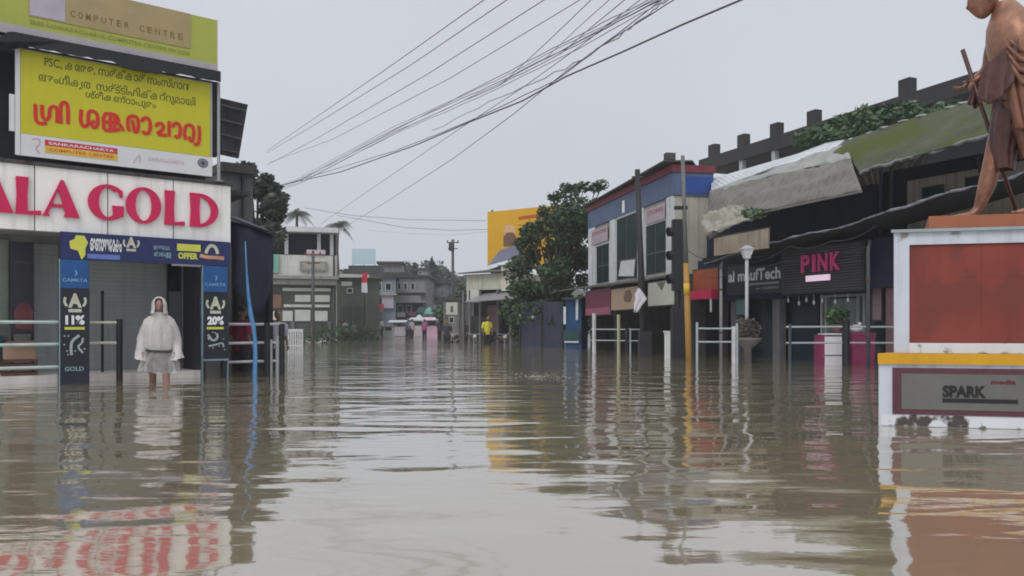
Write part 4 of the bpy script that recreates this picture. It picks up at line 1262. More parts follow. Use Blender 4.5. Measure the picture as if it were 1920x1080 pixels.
# ground floor recess with dark shutters
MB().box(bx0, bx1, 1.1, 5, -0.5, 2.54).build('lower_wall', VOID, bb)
for p0, p1 in ((1108, 1148), (1152, 1198), (1216, 1262)):
    MB().box(BF.x(p0, 1.0), BF.x(p1, 1.0) - .05, 1.0, 1.08, -0.5, 1.75).build('shutter', M('dark_teal_shutter', (0.040, 0.052, 0.055), 0.6, 0.25, 1, streak=0.3, corr=('Z', 12, 0.012)), bb)
for p0 in (1106, 1150, 1205, 1258):
    MB().box(BF.x(p0), BF.x(p0) + .22, .02, 1.09, -0.5, 2.54).build('pillar', CONC_D, bb)
ca = [(bx0 - .8, -1.15, 2.42), (bx1 + .2, -1.15, 2.30), (bx1 + .2, .0, 2.52), (bx0 - .8, .0, 2.60)]
MB().slab(ca, .05).build('canopy', M('dark_canopy', (0.10, 0.095, 0.09), 0.7, 0.3, 3, streak=0.3), bb)
def board(fr, label, px0, px1, py0, py1, mat, y, body=None, tmat=None, extra=None, cat='sign', name='shop_sign', thick=0.06, tb=(0.1, 0.9, 0.3, 0.7), bold=0.03):
    """flat shop board given by its picture box; hangs on the plane fr at local depth y"""
    pm = (px0 + px1) / 2
    x0, x1 = fr.x(px0, y), fr.x(px1, y)
    zt_, zb_ = fr.z(pm, py0, y), fr.z(pm, py1, y)
    r = empty(name, fr.loc((x0 + x1) / 2, y, zb_), fr.a, label, cat)
    hw_ = (x1 - x0) / 2
    H = zt_ - zb_
    MB().box(-hw_, hw_, 0, .0075, 0, H).build('panel', mat, r)
    fm = M('dark_edge', (0.03, 0.03, 0.035), 0.6)
    MB().plate([(-hw_ - .03, -.03), (hw_ + .03, -.03), (hw_ + .03, H + .03), (-hw_ - .03, H + .03)], .008, thick + .012).build('frame', fm, r)
    if body:
        MB().text(body, -hw_ + 2 * hw_ * tb[0], -hw_ + 2 * hw_ * tb[1], H * tb[2], H * tb[3], -.006, bold).build('lettering', tmat or TXT_W, r)
    if extra:
        extra(r, hw_, H)
    return r
board(BF, 'maroon shop board below the left end of the blue building canopy', 1098, 1144, 544, 590, M('maroon_board', (0.125, 0.014, 0.045), 0.5, 0.2, 2), -1.0,
      None, None, lambda r, w_, H: MB().box(-w_, w_, -.008, -.001, 0.0, H * .28).build('lower_strip', M('dusty_rose', (0.25, 0.06, 0.11), 0.6), r))
def blot(r, w_, H):
    MB().plate([(w_ * .05, H * .35), (w_ * .5, H * .3), (w_ * .62, H * .6), (w_ * .45, H * .9), (w_ * .12, H * .85), (-w_ * .02, H * .6)], -.005, -.001).build('picture', M('brown_print', (0.13, 0.075, 0.045), 0.6, 0.4, 5), r)
board(BF, 'tan shop board with a brown picture between the maroon and pale boards', 1146, 1196, 540, 580, M('tan_board', (0.33, 0.235, 0.16), 0.5, 0.12, 2), -1.0, None, None, blot)
board(BF, 'pale grey green shop board hanging left of the traffic light', 1215, 1264, 528, 572, M('pale_green_board', (0.42, 0.44, 0.38), 0.5, 0.12, 2), -1.0, None, None,
      lambda r, w_, H: MB().plate([(-w_ * .3, H * .98), (w_ * .4, H * .98), (w_ * .1, H * .6)], -.005, -.001).build('picture', M('grey_print', (0.10, 0.11, 0.09), 0.6), r))
# awnings over the roof of the next shops, red and orange shop
# ------------------------------------------------------------------ right: shop row
RF = Fr(1540, 20, -67.8)
xa, xb = RF.x(1296), RF.x(1990)
sr = fe('shop_row', RF, 'dark single storey row of shops under a long sagging awning on the right', 'shop row')
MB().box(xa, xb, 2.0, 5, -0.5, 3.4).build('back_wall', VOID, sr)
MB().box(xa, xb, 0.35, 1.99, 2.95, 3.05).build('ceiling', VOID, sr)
MB().box(xa, RF.x(1640, .5), 0.5, 2, 3.06, 4.3).build('upper_wall', NAVY, sr)
MB().box(xa, RF.x(1465, .2), 0.2, 0.34, 1.66, 2.95).box(RF.x(1617, .2), xb, 0.2, 0.34, 1.8, 2.95).box(RF.x(1465, .2), RF.x(1617, .2), 0.2, 0.34, 1.70, 2.95).build('fascia', NAVY, sr)
MB().box(RF.x(1310, .9), RF.x(1362, .9), 0.9, 0.98, -0.5, 1.66).build('shutter', M('brown_grey_shutter', (0.10, 0.085, 0.09), 0.6, 0.2, 1.5, streak=0.3, corr=('Z', 12, 0.012)), sr)
GLD = M('dark_shop_glass', (0.008, 0.018, 0.030), 0.2, 0.35, 1.2, spec=0.15)
MB().box(RF.x(1395, .8), RF.x(1448, .8), 0.8, 0.84, -0.5, 1.66).build('glass_front', GLD, sr)
MB().box(RF.x(1482, .6), RF.x(1535, .6), 0.6, 0.64, -0.5, 1.70).build('glass_front', GLD, sr)
MB().box(RF.x(1626, .6), RF.x(1700, .6), 0.6, 0.64, -0.5, 1.80).build('glass_front', M('green_dark_glass', (0.012, 0.030, 0.028), 0.12, 0.5, 2), sr)
dw = MB().box(RF.x(1546, .6), RF.x(1606, .6), 0.6, 0.64, -0.5, 1.60).build('glass_door', M('pale_grey_glass', (0.105, 0.135, 0.14), 0.15, 0.25, 2), sr)  # door glass in a plain pale grey tint
m = MB()
for p_ in (1538, 1546, 1606, 1617):
    m.box(RF.x(p_, .5), RF.x(p_, .5) + .07, .5, .598, -.5, 1.64)
m.box(RF.x(1538, .5), RF.x(1617, .5) + .07, .499, .597, 1.641, 1.70)
m.build('door_frame', M('pale_door_frame', (0.22, 0.25, 0.25), 0.5, 0.2), dw)
for p_, w_, mt in ((1448, .28, M('grey_pillar', (0.13, 0.13, 0.14), 0.7, 0.2, 3, streak=0.3)), (1370, .3, M('grey_pillar', (0,)*3)), (1660, .42, M('dusty_pink_pillar', (0.17, 0.095, 0.105), 0.7, 0.2, 3, streak=0.3)), (1302, .16, M('brown_pillar', (0.09, 0.05, 0.05), 0.7))):
    MB().box(RF.x(p_, .35), RF.x(p_, .35) + w_, .36, .58, -.5, 1.79 if p_ == 1660 else 1.65).build('pillar', mt, sr)
m = MB()
random.seed(4)
for p_ in (1478, 1498, 1512, 1526, 1542, 1566, 1590):
    z_ = 1.62 - random.random() * .12
    x_ = RF.x(p_, .1)
    MB().tube([(x_, .1, 1.70), (x_, .1, z_ + .06)], .006, 5).ell((x_, .1, z_), (.03, .03, .06), 8, 6).build('hanging_lamp', M('pale_lamp', (0.45, 0.47, 0.5), 0.3), sr)
# sagging awning
aw = empty('long_awning', (0, 0, 0), 0, 'long dark sagging awning with a pale torn edge above the PINK and Tech boards', 'awning')
AE = [(1322, 494, 22.5), (1380, 474, 21.4), (1450, 455, 20.2), (1520, 437, 19.0), (1590, 422, 18.0), (1650, 405, 17.1), (1712, 386, 16.3), (1790, 362, 15.5), (1880, 335, 14.6), (1990, 305, 13.6)]
fe_, be_ = [], []
for px, py, Y in AE:
    p = P(px, py + random.uniform(-3, 3), Y)
    fe_.append(p); be_.append(p + Vector((2.0, .75, .12)))
m = MB()
for i in range(len(AE) - 1):
    m.slab([fe_[i], fe_[i + 1], be_[i + 1], be_[i]], .03)
m.build('sheet', M('black_awning', (0.016, 0.018, 0.026), 0.75, 0.3, 3, streak=0.2), aw)
m = MB()
pts = []
for i in range(len(AE) - 1):
    for k in range(5):
        pts.append(fe_[i].lerp(fe_[i + 1], k / 5) + Vector((-.03, -.02, random.uniform(-.02, .03))))
m.tube(pts, [random.choice((.010, .018, .03, .035)) for _ in pts], 6)
m.build('torn_edge', M('pale_torn_edge', (0.19, 0.20, 0.23), 0.7, 0.5, 8), aw)

# roof sheets above
def poly_at(e, t_):
    k = min(max(t_, 0), 0.99999) * (len(e) - 1); i = int(k)
    return e[i].lerp(e[i + 1], k - i)
def sheet(rows_, nu, nv, jit, seed):
    """soft sagging sheet through rows of points (each a list of 3-D points)"""
    nr_ = len(rows_)
    vs = []
    for r in range(nv + 1):
        k = min(r / nv, 0.99999) * (nr_ - 1); i = int(k); f_ = k - i
        for c in range(nu + 1):
            t_ = c / nu
            p = poly_at(rows_[i], t_).lerp(poly_at(rows_[i + 1], t_), f_)
            w_ = mnoise.noise(Vector((t_ * 7 + seed, r / nv * 4, 0))) * jit + mnoise.noise(Vector((t_ * 23 + seed, r / nv * 9, 3))) * jit * .4
            vs.append(p + Vector((-w_, -w_, w_)))
    n = nu + 1
    return MB().add(vs, [(r * n + c, r * n + c + 1, (r + 1) * n + c + 1, (r + 1) * n + c) for r in range(nv) for c in range(nu)])
ts = empty('grey_roof_sheet', (0, 0, 0), 0, 'weathered grey tin roof sheet sagging over the shop awning', 'roof sheet')
crease = [P(1331, 362, 24.0), P(1390, 346, 22.8), P(1450, 330, 21.6), P(1520, 316, 20.2), P(1560, 308, 19.4), P(1596, 300, 18.8)]
bottom = [P(1331, 447, 22.9), P(1372, 420, 21.9), P(1400, 404, 21.2), P(1470, 389, 19.8), P(1545, 373, 18.6), P(1617, 358, 17.4)]
ridge_ = [P(1334, 358, 24.7), P(1390, 338, 23.8), P(1450, 315, 22.8), P(1520, 293, 21.6), P(1556, 281, 21.0), P(1586, 268, 21.2)]
o = sheet([crease, [a_.lerp(b2, .5) + Vector((-.06, -.06, .05)) for a_, b2 in zip(crease, bottom)], bottom], 60, 18, .045, 2).build('sheet', TING, ts, True)
o.modifiers.new('thick', 'SOLIDIFY').thickness = .02
o = sheet([ridge_, [a_ + Vector((0, 0, .012)) for a_ in crease]], 50, 6, .06, 7).build('upper_sheet', M('pale_grey_green_sheet', (0.27, 0.29, 0.28), 0.7, 0.2, 0.9, streak=0.3), ts, True)
o.modifiers.new('thick', 'SOLIDIFY').thickness = .02
MB().tube([b2 + Vector((-.02, -.02, -.02)) for b2 in bottom], .022, 6).build('bottom_batten', M('seam_grey', (0.16, 0.155, 0.15), 0.7), ts)
ts = empty('pale_plastic_sheet', (0, 0, 0), 0, 'small pale torn plastic sheet drooping at the left end of the grey roof sheet', 'sheet')
o = sheet([[P(1318, 402, 22.9), P(1345, 396, 22.4), P(1368, 386, 22.0), P(1392, 384, 21.6)], [P(1316, 425, 22.4), P(1345, 418, 22.0), P(1380, 402, 21.5), P(1405, 400, 21.1)], [P(1320, 442, 22.0), P(1350, 434, 21.6), P(1395, 416, 21.1), P(1438, 404, 20.5)]], 30, 14, .10, 4).build('sheet', M('pale_torn_plastic', (0.30, 0.29, 0.24), 0.6, 0.25, 3, 0.02), ts, True)
o.modifiers.new('thick', 'SOLIDIFY').thickness = .012
MB().tube([P(1322, 441, 21.98), P(1395, 415, 21.08), P(1438, 403, 20.48)], .012, 5).build('edge_cord', M('seam_grey', (0,)*3), ts)
ts = empty('white_roof_sheet', (0, 0, 0), 0, 'bright white tin roof ridge running up behind the grey sheet', 'roof sheet')
MB().slab([P(1334, 336, 25.6), P(1385, 332, 25.2), P(1470, 300, 23.6), P(1550, 270, 22.2), P(1582, 264, 21.4), P(1560, 287, 20.7), P(1450, 314, 22.7), P(1334, 358, 24.6)], .03).build('sheet', TINW, ts)
m = MB().tube([P(1334, 336, 25.6), P(1385, 332, 25.2), P(1470, 300, 23.6), P(1550, 270, 22.2), P(1582, 264, 21.4)], .035, 6)
m.build('ridge_cap', TINW, ts)
ts = empty('green_roof_sheet', (0, 0, 0), 0, 'large mossy olive green roof sheet sloping above the house behind the statue', 'roof sheet')
MOSS = M('mossy_sheet', (0.070, 0.082, 0.050), 0.85, 0.35, 0.8, 0.01, streak=0.3, stain=((0.060, 0.078, 0.014), 0.5, 0.7), spec=0.2)
MB().slab([P(1560, 287, 20.6), P(1585, 264, 21.2), P(1700, 226, 19.6), P(1850, 183, 17.6), P(2000, 140, 15.8), P(2000, 215, 13.3), P(1842, 257, 15.0), P(1700, 298, 16.6), P(1612, 324, 17.8), P(1597, 300, 19.0)], .03).build('sheet', MOSS, ts)
m = MB()
pts = [P(1612, 324, 17.78), P(1640, 314, 17.4), P(1680, 303, 16.9), P(1720, 293, 16.4), P(1780, 275, 15.7), P(1842, 257, 14.98), P(1930, 234, 14.1)]
q = []
for i in range(len(pts) - 1):
    for k in range(4):
        q.append(pts[i].lerp(pts[i + 1], k / 4) + Vector((0, -.02, random.uniform(-.03, .03))))
m.tube(q, [random.choice((.012, .03, .04)) for _ in q], 6)
m.build('torn_edge', M('pale_torn_edge', (0,)*3), ts)
for px, py, Y in ((1602, 262, 21.0), (1640, 250, 20.5), (1665, 240, 20.1), (1700, 228, 19.6), (1735, 218, 19.1), (1790, 202, 18.4), (1815, 194, 18.1)):
    c_ = P(px, py, Y)
    MB().ell(c_, (.22, .1, .05), 10, 5, .2).build('ridge_tile', M('pale_ridge', (0.30, 0.32, 0.33), 0.7, 0.3, 6), ts)
# house behind
hf = Fr(1760, 17.4, -62)
ho = fe('cream_house', hf, 'cream upper storey with small dark windows under the mossy green sheet', 'house')
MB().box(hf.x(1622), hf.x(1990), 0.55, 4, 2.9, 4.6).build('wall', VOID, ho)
MB().box(hf.x(1682), hf.x(1990), 0.35, 0.54, 3.0, 4.25).build('plaster', M('grimy_cream', (0.29, 0.26, 0.22), 0.85, 0.2, 1.4, streak=0.4), ho)
for p0, p1 in ((1712, 1752), (1793, 1830)):
    zc = hf.z((p0 + p1) / 2, 358 if p0 < 1750 else 340)
    wv = MB().box(hf.x(p0), hf.x(p1), 0.30, 0.345, zc - .12, zc + .14).build('window', M('dark_green_frame', (0.03, 0.035, 0.02), 0.7), ho)
    MB().box(hf.x(p0) + .04, hf.x(p1) - .04, 0.29, 0.299, zc - .08, zc + .10).build('pane', WINB, wv)
for p_ in (1632, 1652):
    MB().box(hf.x(p_), hf.x(p_) + .06, 0.3, 0.36, 2.9, 4.6).build('post', M('blue_grey_post', (0.03, 0.05, 0.08), 0.6), ho)
MB().tube([hf.loc(0, 0, 0) * 0 + Vector((hf.x(1820), .2, hf.z(1820, 294))), Vector((hf.x(1838), .15, hf.z(1838, 348)))], .03, 6).build('drain_pipe', BLACK, ho)

# unfinished hall behind
AR = empty('unfinished_hall', (0, 0, 0), 0, 'long dark unfinished concrete hall with stub columns along its roof beam', 'building')
A, B = P(1310, 300, 52), P(1960, 108, 31.2)
u = (B - A); u.z = 0
Lh = u.length
AR.location = (A.x, A.y, 0); AR.rotation_euler = (0, 0, math.atan2(u.y, u.x))
zt1 = 11.7
HALLC = M('hall_black_concrete', (0.028, 0.028, 0.030), 0.9, 0.35, .5, streak=.4)
MB().box(0, Lh, 0, .5, 10.92, zt1).build('roof_beam', HALLC, AR)
MB().box(0, Lh, 2.5, 3, -0.5, 10.5).build('back_wall', M('hall_dark', (0.030, 0.031, 0.036), 0.9, 0.3, .6), AR)
MB().box(0, Lh, .51, 6, 10.95, 11.2).build('roof_slab', CONC_D, AR)
HFr = Fr(1310, 52, math.degrees(AR.rotation_euler.z))
for p_, Yq in ((1333, 0), (1388, 0), (1450, 0), (1520, 0), (1694, 0), (1280, 0)):
    if p_ < 1310: continue
    x_ = HFr.x(p_)
    MB().box(x_ - .32, x_ + .32, .02, .48, zt1 + .001, zt1 + .75).build('column_stub', HALLC, AR)
for p_ in (1386, 1447):
    x_ = HFr.x(p_)
    MB().box(x_ - .14, x_ + .14, .1, .4, -0.5, 10.915).build('column', M('pale_column', (0.42, 0.43, 0.45), 0.8, 0.12), AR)

# signs of the shop row
ch = empty('cream_hoarding', (0, 0, 0), 0, 'brownish cream board resting on the awning above the lantern lamp', 'board')
MB().slab([P(1340, 447, 21.9), P(1442, 428, 20.3), P(1442, 465, 20.3), P(1340, 480, 21.9)], .05).build('panel', M('dirty_cream_board', (0.27, 0.225, 0.175), 0.6, 0.25, 2, streak=0.3), ch)
MB().slab([P(1338, 444, 21.95), P(1444, 425, 20.32), P(1444, 428, 20.32), P(1338, 447, 21.95)], .07).build('frame', M('dark_edge', (0.03, 0.03, 0.035), 0.6), ch)
def redshop(r, w_, H):
    MB().box(-w_ - .02, w_ + .02, -.25, -.002, -.02, H * .27).build('pink_valance', M('crimson_valance', (0.50, 0.02, 0.09), 0.5, 0.15), r)
    MB().box(w_ - .06, w_ - .02, -.24, -.2, -.42, -.022).build('strap', TXT_W, r)
board(RF, 'orange red shop board with a crimson valance right of the yellow striped pole', 1299, 1346, 505, 560, M('orange_brown_board', (0.30, 0.075, 0.03), 0.55, 0.3, 2), -0.1, None, None, redshop)
def tech(r, w_, H):
    MB().box(-w_ * .15, w_ * .9, -.006, -.001, H * .28, H * .36).build('grey_line', M('grey_text', (0.20, 0.21, 0.23), 0.5), r)
    MB().text('an mobiles', w_ * .1, w_ * .9, H * .10, H * .2, -.005, .03).build('small_lettering', M('grey_text', (0,)*3), r)
board(RF, 'black shop board with white lettering ending in Tech beside the PINK board', 1364, 1466, 500, 548, M('black_board', (0.014, 0.015, 0.020), 0.4, 0.25), -0.05, 'al maufTech', M('soft_white_letters', (0.55, 0.58, 0.62), 0.4), tech, tb=(0.02, 0.98, 0.46, 0.92))
def pink(r, w_, H):
    for i in range(16):
        z_ = H * (i + .5) / 16
        MB().box(-w_ + .01, w_ - .01, -.018, -.0005, z_ - .02, z_ + .012).build('slat', M('dark_slat', (0.050, 0.046, 0.055), 0.55, 0.3, 4), r)
    m = MB()
    for dy in (0, .02, .04):
        for ch_, a_, b_ in (('P', -.42, -.20), ('I', -.13, -.06), ('N', .01, .24), ('K', .31, .54)):
            m.text(ch_, w_ * a_, w_ * b_, H * .44, H * .84, -.08 + dy, .02)
    m.build('lettering', M('pink_letters', (0.38, 0.030, 0.14), 0.35, 0.1, emit=((0.4, 0.03, 0.12), 0.15)), r)
    MB().box(-w_ * .30, w_ * .28, -.07, -.02, H * .235, H * .365).build('lit_bar', M('lit_pink_bar', (0.75, 0.6, 0.72), 0.4, 0.03, emit=((0.85, 0.62, 0.80), 0.45)), r)
board(RF, 'slatted dark shop board with raised pink letters reading PINK', 1466, 1617, 462, 546, M('dark_slat_back', (0.022, 0.02, 0.026), 0.7), -0.05, None, None, pink)

# poles, traffic light, lamp
up = empty('utility_pole', (P(1209, 668, 24).x, 24, -0.5), 0, 'tall thin black leaning utility pole before the blue roofed building', 'pole')
t_ = P(1195, 318, 24) - up.location
MB().tube([(0, 0, 0), (t_.x * .5, 0, t_.z * .5), t_], [.11, .095, .08], 10).build('shaft', M('black_pole', (0.020, 0.021, 0.024), 0.6, 0.2), up, True)
MB().box(-.18, .18, -.16, .16, .02, 1.25).build('base_box', M('black_pole', (0,)*3), up)
MB().box(t_.x - .16, t_.x + .16, -.04, .04, t_.z - .25, t_.z - .2).build('cross_arm', RUST, up)
fl = empty('white_cloth', P(1197, 540, 23.7), 0, 'torn white cloth hanging from the black utility pole', 'cloth')
m = MB()
pr = []
for f_, wl, wr_ in ((0, -.02, .04), (.25, -.10, .16), (.45, -.08, .26), (.65, -.12, .14), (.85, -.13, .05), (1, -.15, -.02)):
    pr.append([(wl + (wr_ - wl) * k / 5, .03 * math.sin(k * 1.9 + f_ * 4), -f_ * .72) for k in range(6)])
m.add([p for r_ in pr for p in r_], [(i * 6 + j, i * 6 + j + 1, (i + 1) * 6 + j + 1, (i + 1) * 6 + j) for i in range(5) for j in range(5)])
o = m.build('cloth', M('white_cloth', (0.62, 0.60, 0.68), 0.8, 0.1), fl, True)
o.modifiers.new('thick', 'SOLIDIFY').thickness = .008
sp = empty('striped_pole', (P(1293, 676, 21).x, 21, -0.5), 0, 'leaning slim pole, yellow below and grey above, beside the traffic light', 'pole')
t_ = P(1280, 292, 21) - sp.location
k_ = .52
MB().tube([(0, 0, 0), (t_.x * .25, 0, t_.z * .25), (t_.x * k_, 0, t_.z * k_)], [.085, .08, .075], 12).build('yellow_shaft', M('ochre_paint', (0.36, 0.20, 0.045), 0.6, 0.25, 3, streak=0.4), sp, True)
MB().tube([(t_.x * k_, 0, t_.z * k_ + .002), t_], [.06, .05], 12).build('grey_shaft', M('pole_grey', (0.13, 0.135, 0.14), 0.6, 0.2), sp, True)
MB().tube([(t_.x * .38, 0, t_.z * .38), (t_.x * .43, 0, t_.z * .43)], [.086, .084], 12).build('yellow_sleeve', M('bright_yellow_band', (0.60, 0.38, 0.03), 0.5), sp, True)
MB().box(t_.x - .22, t_.x + .12, -.05, .05, t_.z * .76, t_.z * .775).build('bracket', BLACK, sp)
tl = empty('traffic_light', (P(1270, 672, 22).x, 22, -0.5), 0, 'black unlit traffic light seen from the side next to the yellow striped pole', 'traffic light')
zA, zB = P(1270, 545, 22).z + .5, P(1270, 412, 22).z + .5
MB().tube([(0, 0, 0), (0, 0, zB)], .085, 10).build('pole', M('black_pole', (0,)*3), tl, True)
hd = MB().box(-.14, .16, -.13, .13, zA, zB).build('housing', BLACK, tl)
for i in range(3):
    z_ = zB - (zB - zA) * (i + .5) / 3
    MB().tube([(-.13, -.02, z_), (-.27, -.05, z_ - .02)], [.13, .13], 14, False).build('visor', BLACK, hd)
    MB().ell((-.15, -.02, z_), (.015, .1, .1), 12, 6).build('lens', M('dark_lens', (0.03, 0.02, 0.02), 0.1), hd)
MB().box(-.16, .16, -.16, .16, 0, 1.9).build('control_box', BLACK, tl)
lp = empty('street_lamp', (P(1404, 672, 20.6).x - .05, 20.6, -0.5), 0, 'short white post lamp with a square lantern before the Tech board', 'street lamp')
zl = P(1400, 485, 20.6).z + .5
MB().tube([(0, 0, 0), (0, 0, zl)], .045, 10).build('post', M('white_post', (0.42, 0.43, 0.46), 0.5, 0.15, 4), lp, True)
MB().loft([[(-.07, -.07, zl), (.07, -.07, zl), (.07, .07, zl), (-.07, .07, zl)], [(-.14, -.14, zl + .24), (.14, -.14, zl + .24), (.14, .14, zl + .24), (-.14, .14, zl + .24)]]).build('lantern', M('milky_lantern', (0.62, 0.62, 0.66), 0.3), lp)
MB().loft([[(-.17, -.17, zl + .242), (.17, -.17, zl + .242), (.17, .17, zl + .242), (-.17, .17, zl + .242)], [(-.04, -.04, zl + .34), (.04, -.04, zl + .34), (.04, .04, zl + .34), (-.04, .04, zl + .34)]]).build('cap', M('white_post', (0,)*3), lp)

# right railings
def zat(py, Y): return EYE + (HZ - py) / F * Y
GR = M('grey_rail', (0.34, 0.38, 0.40), 0.5, 0.2)
f1 = Fr(1345, 19.5, 0)
railing(f1, 'grey two-bar railing between the yellow striped pole and the lamp post', f1.x(1305), f1.x(1384), (zat(616, 19.5), zat(641, 19.5)), [(f1.x(1307), 1.0, GR, .03), (f1.x(1376), .9, M('white_rail_post', (0.5, 0.5, 0.52), 0.5), .05), (f1.x(1382), .98, GR, .03)], rail_mat=GR)
f2 = Fr(1580, 18.2, 0)
railing(f2, 'grey two-bar railing with a thick black post in front of the PINK shop', f2.x(1474), f2.x(1700), (zat(613, 18.2), zat(643, 18.2)), [(f2.x(1481), .96, M('dark_teal_post', (0.04, 0.06, 0.07), 0.5), .035), (f2.x(1586), 1.06, None, .085), (f2.x(1690), .96, GR, .03)], rail_mat=GR)
f3 = Fr(1155, 27, -35)
railing(f3, 'pale railing of two bars before the maroon board with white and yellowish posts', f3.x(1108), f3.x(1204), (.80, .42), [(f3.x(1114), 1.35, M('white_rail_post', (0,)*3), .07), (f3.x(1160), 1.3, M('yellowish_post', (0.36, 0.37, 0.24), 0.6), .06), (f3.x(1176), .85, None, .07), (f3.x(1182), .84, GR, .03), (f3.x(1201), .84, GR, .03)], rail_mat=GR)
# white cabinet with red mark
wc = empty('white_cabinet', (P(1260, 668, 23).x, 23, -0.5), R(-8), 'white street cabinet with a red square mark standing in the flood', 'cabinet')
MB().box(-.21, .21, -.15, .15, 0, 1.22).build('body', M('white_cabinet', (0.66, 0.70, 0.68), 0.5, 0.08, 2, streak=0.15), wc)
MB().box(-.24, .24, -.18, .18, 1.221, 1.27).build('lid', M('white_cabinet', (0,)*3), wc)
MB().box(-.02, .17, -.156, -.151, .50, .92).build('red_mark', M('red_sticker', (0.55, 0.07, 0.09), 0.5, 0.15), wc)
MB().text('K', .02, .13, .6, .82, -.159, .05).build('lettering', TXT_W, wc)
# pink planters and stall counter
PB = 'pink sided boxes before the PINK shop'
MAG = M('magenta_box', (0.22, 0.018, 0.085), 0.5, 0.2, 3)
wb = empty('display_counter', (P(1561, 680, 18.9).x, 18.9, -0.5), 0, 'white fronted counter with pink sides left of the thick black railing post', 'counter')
MB().box(-.26, .20, -.2, .1, 0, 1.16).build('front', M('white_counter', (0.68, 0.66, 0.70), 0.45, 0.06, 2, streak=0.1), wb)
MB().box(-.36, -.262, -.19, .2, 0, 1.20).build('side', MAG, wb)
MB().box(-.30, .21, -.22, .12, 1.205, 1.235).build('counter_top', M('white_counter', (0,)*3), wb)
MB().box(-.30, .20, -.203, -.2005, .70, .74).build('groove', M('grey_text', (0,)*3), wb)
wb = empty('pink_bin', (P(1612, 680, 18.9).x, 18.9, -0.5), 0, 'magenta bin with white bags on top right of the thick black railing post', 'bin')
MB().loft([[(x * .24, y * .2, 0) for x, y in ((-1, -1), (1, -1), (1, 1), (-1, 1))], [(x * .27, y * .22, 1.2) for x, y in ((-1, -1), (1, -1), (1, 1), (-1, 1))]]).build('body', MAG, wb)
MB().box(-.29, .29, -.24, .24, 1.201, 1.25).build('rim', MAG, wb)
bg2 = empty('white_bag', (P(1604, 622, 18.9).x, 18.85, .755), 0, 'crumpled white bag lying on the magenta bin', 'bag')
MB().ell((0, 0, .09), (.15, .12, .10), 14, 9, .12).build('sack', M('white_bag', (0.6, 0.6, 0.64), 0.6, 0.2), bg2, True)
MB().ell((.08, 0, .20), (.05, .05, .05), 8, 6, .2).build('knot', M('white_bag', (0,)*3), bg2, True)
pl = empty('potted_plant', (P(1577, 640, 18.8).x, 19.05, .74), 0, 'bushy plant in a dusky pink pot standing on the white counter', 'plant')
MB().tube([(0, 0, 0), (0, 0, .18), (0, 0, .20)], [.09, .14, .15], 14).build('pot', M('dusky_pot', (0.20, 0.09, 0.10), 0.7), pl, True)
MB().leaves((.0, 0, .42), (.28, .2, .22), 260, .07).leaves((.12, 0, .48), (.2, .15, .15), 120, .06).build('foliage', G3, pl)
MB().tube([(0, 0, .2), (.02, 0, .45)], .02, 6).build('stem', M('bark', (0,)*3), pl)
pl = empty('potted_plant', (P(1402, 625, 20.0).x, 20.0, .0), 0, 'dry grey plant in a bowl planter at the foot of the lamp post', 'plant')
MB().tube([(0, 0, -.5), (0, 0, .35), (0, 0, .55), (0, 0, .62)], [.1, .1, .34, .36], 16).build('bowl', M('stone_bowl', (0.15, 0.14, 0.13), 0.8), pl, True)
MB().leaves((0, 0, .85), (.32, .28, .28), 220, .08).build('foliage', leaf_mat('dry_leaves', (0.10, 0.095, 0.075), (0.20, 0.19, 0.16)), pl)

# between the tree and the blue building
df_ = Fr(1016, 35, -20)
wl = fe('dark_blue_wall', df_, 'dark slate blue sheet metal wall under the large tree', 'wall')
MB().box(df_.x(974), df_.x(1058), 0, .1, -.5, df_.z(1016, 566)).build('sheeting', M('slate_navy_sheet', (0.028, 0.036, 0.066), 0.6, 0.15, 1, streak=0.2, corr=('X', 8, 0.015)), wl)
for p_ in (975, 1016, 1056):
    MB().box(df_.x(p_) - .04, df_.x(p_) + .04, -.06, -.001, -.5, df_.z(1016, 568)).build('post', BLACK, wl)
for p_, py in ((977, 592), (1001, 595)):
    MB().ell((df_.x(p_), -.14, df_.z(p_, py)), (.07, .07, .07), 10, 8).build('bulkhead_lamp', M('pale_lamp', (0,)*3), wl)
kf = Fr(1074, 32, -20)
ki = fe('blue_kiosk', kf, 'small bright blue kiosk with white posts at the left end of the canopy', 'kiosk')
MB().box(kf.x(1060), kf.x(1090), 0, 1, -.5, kf.z(1075, 562)).build('wall', M('cobalt_wall', (0.008, 0.055, 0.15), 0.5, 0.25, 2), ki)
MB().box(kf.x(1058), kf.x(1092), -.3, 1.1, kf.z(1075, 562) + .001, kf.z(1075, 558)).build('roof', CONC_D, ki)
for p_, a_, b_ in ((1060, 575, 608), (1083, 560, 600)):
    MB().box(kf.x(p_) - .05, kf.x(p_) + .05, -.1, -.02, kf.z(p_, b_), kf.z(p_, a_)).build('tube_panel', M('milky_panel', (0.55, 0.6, 0.66), 0.4), ki)
MB().box(kf.x(1060), kf.x(1086), -.12, -.06, .25, .31).build('ledge', M('milky_panel', (0,)*3), ki)
MB().box(kf.x(1058), kf.x(1088), -.10, -.003, .312, .75).build('counter', M('teal_counter', (0,)*3), ki)

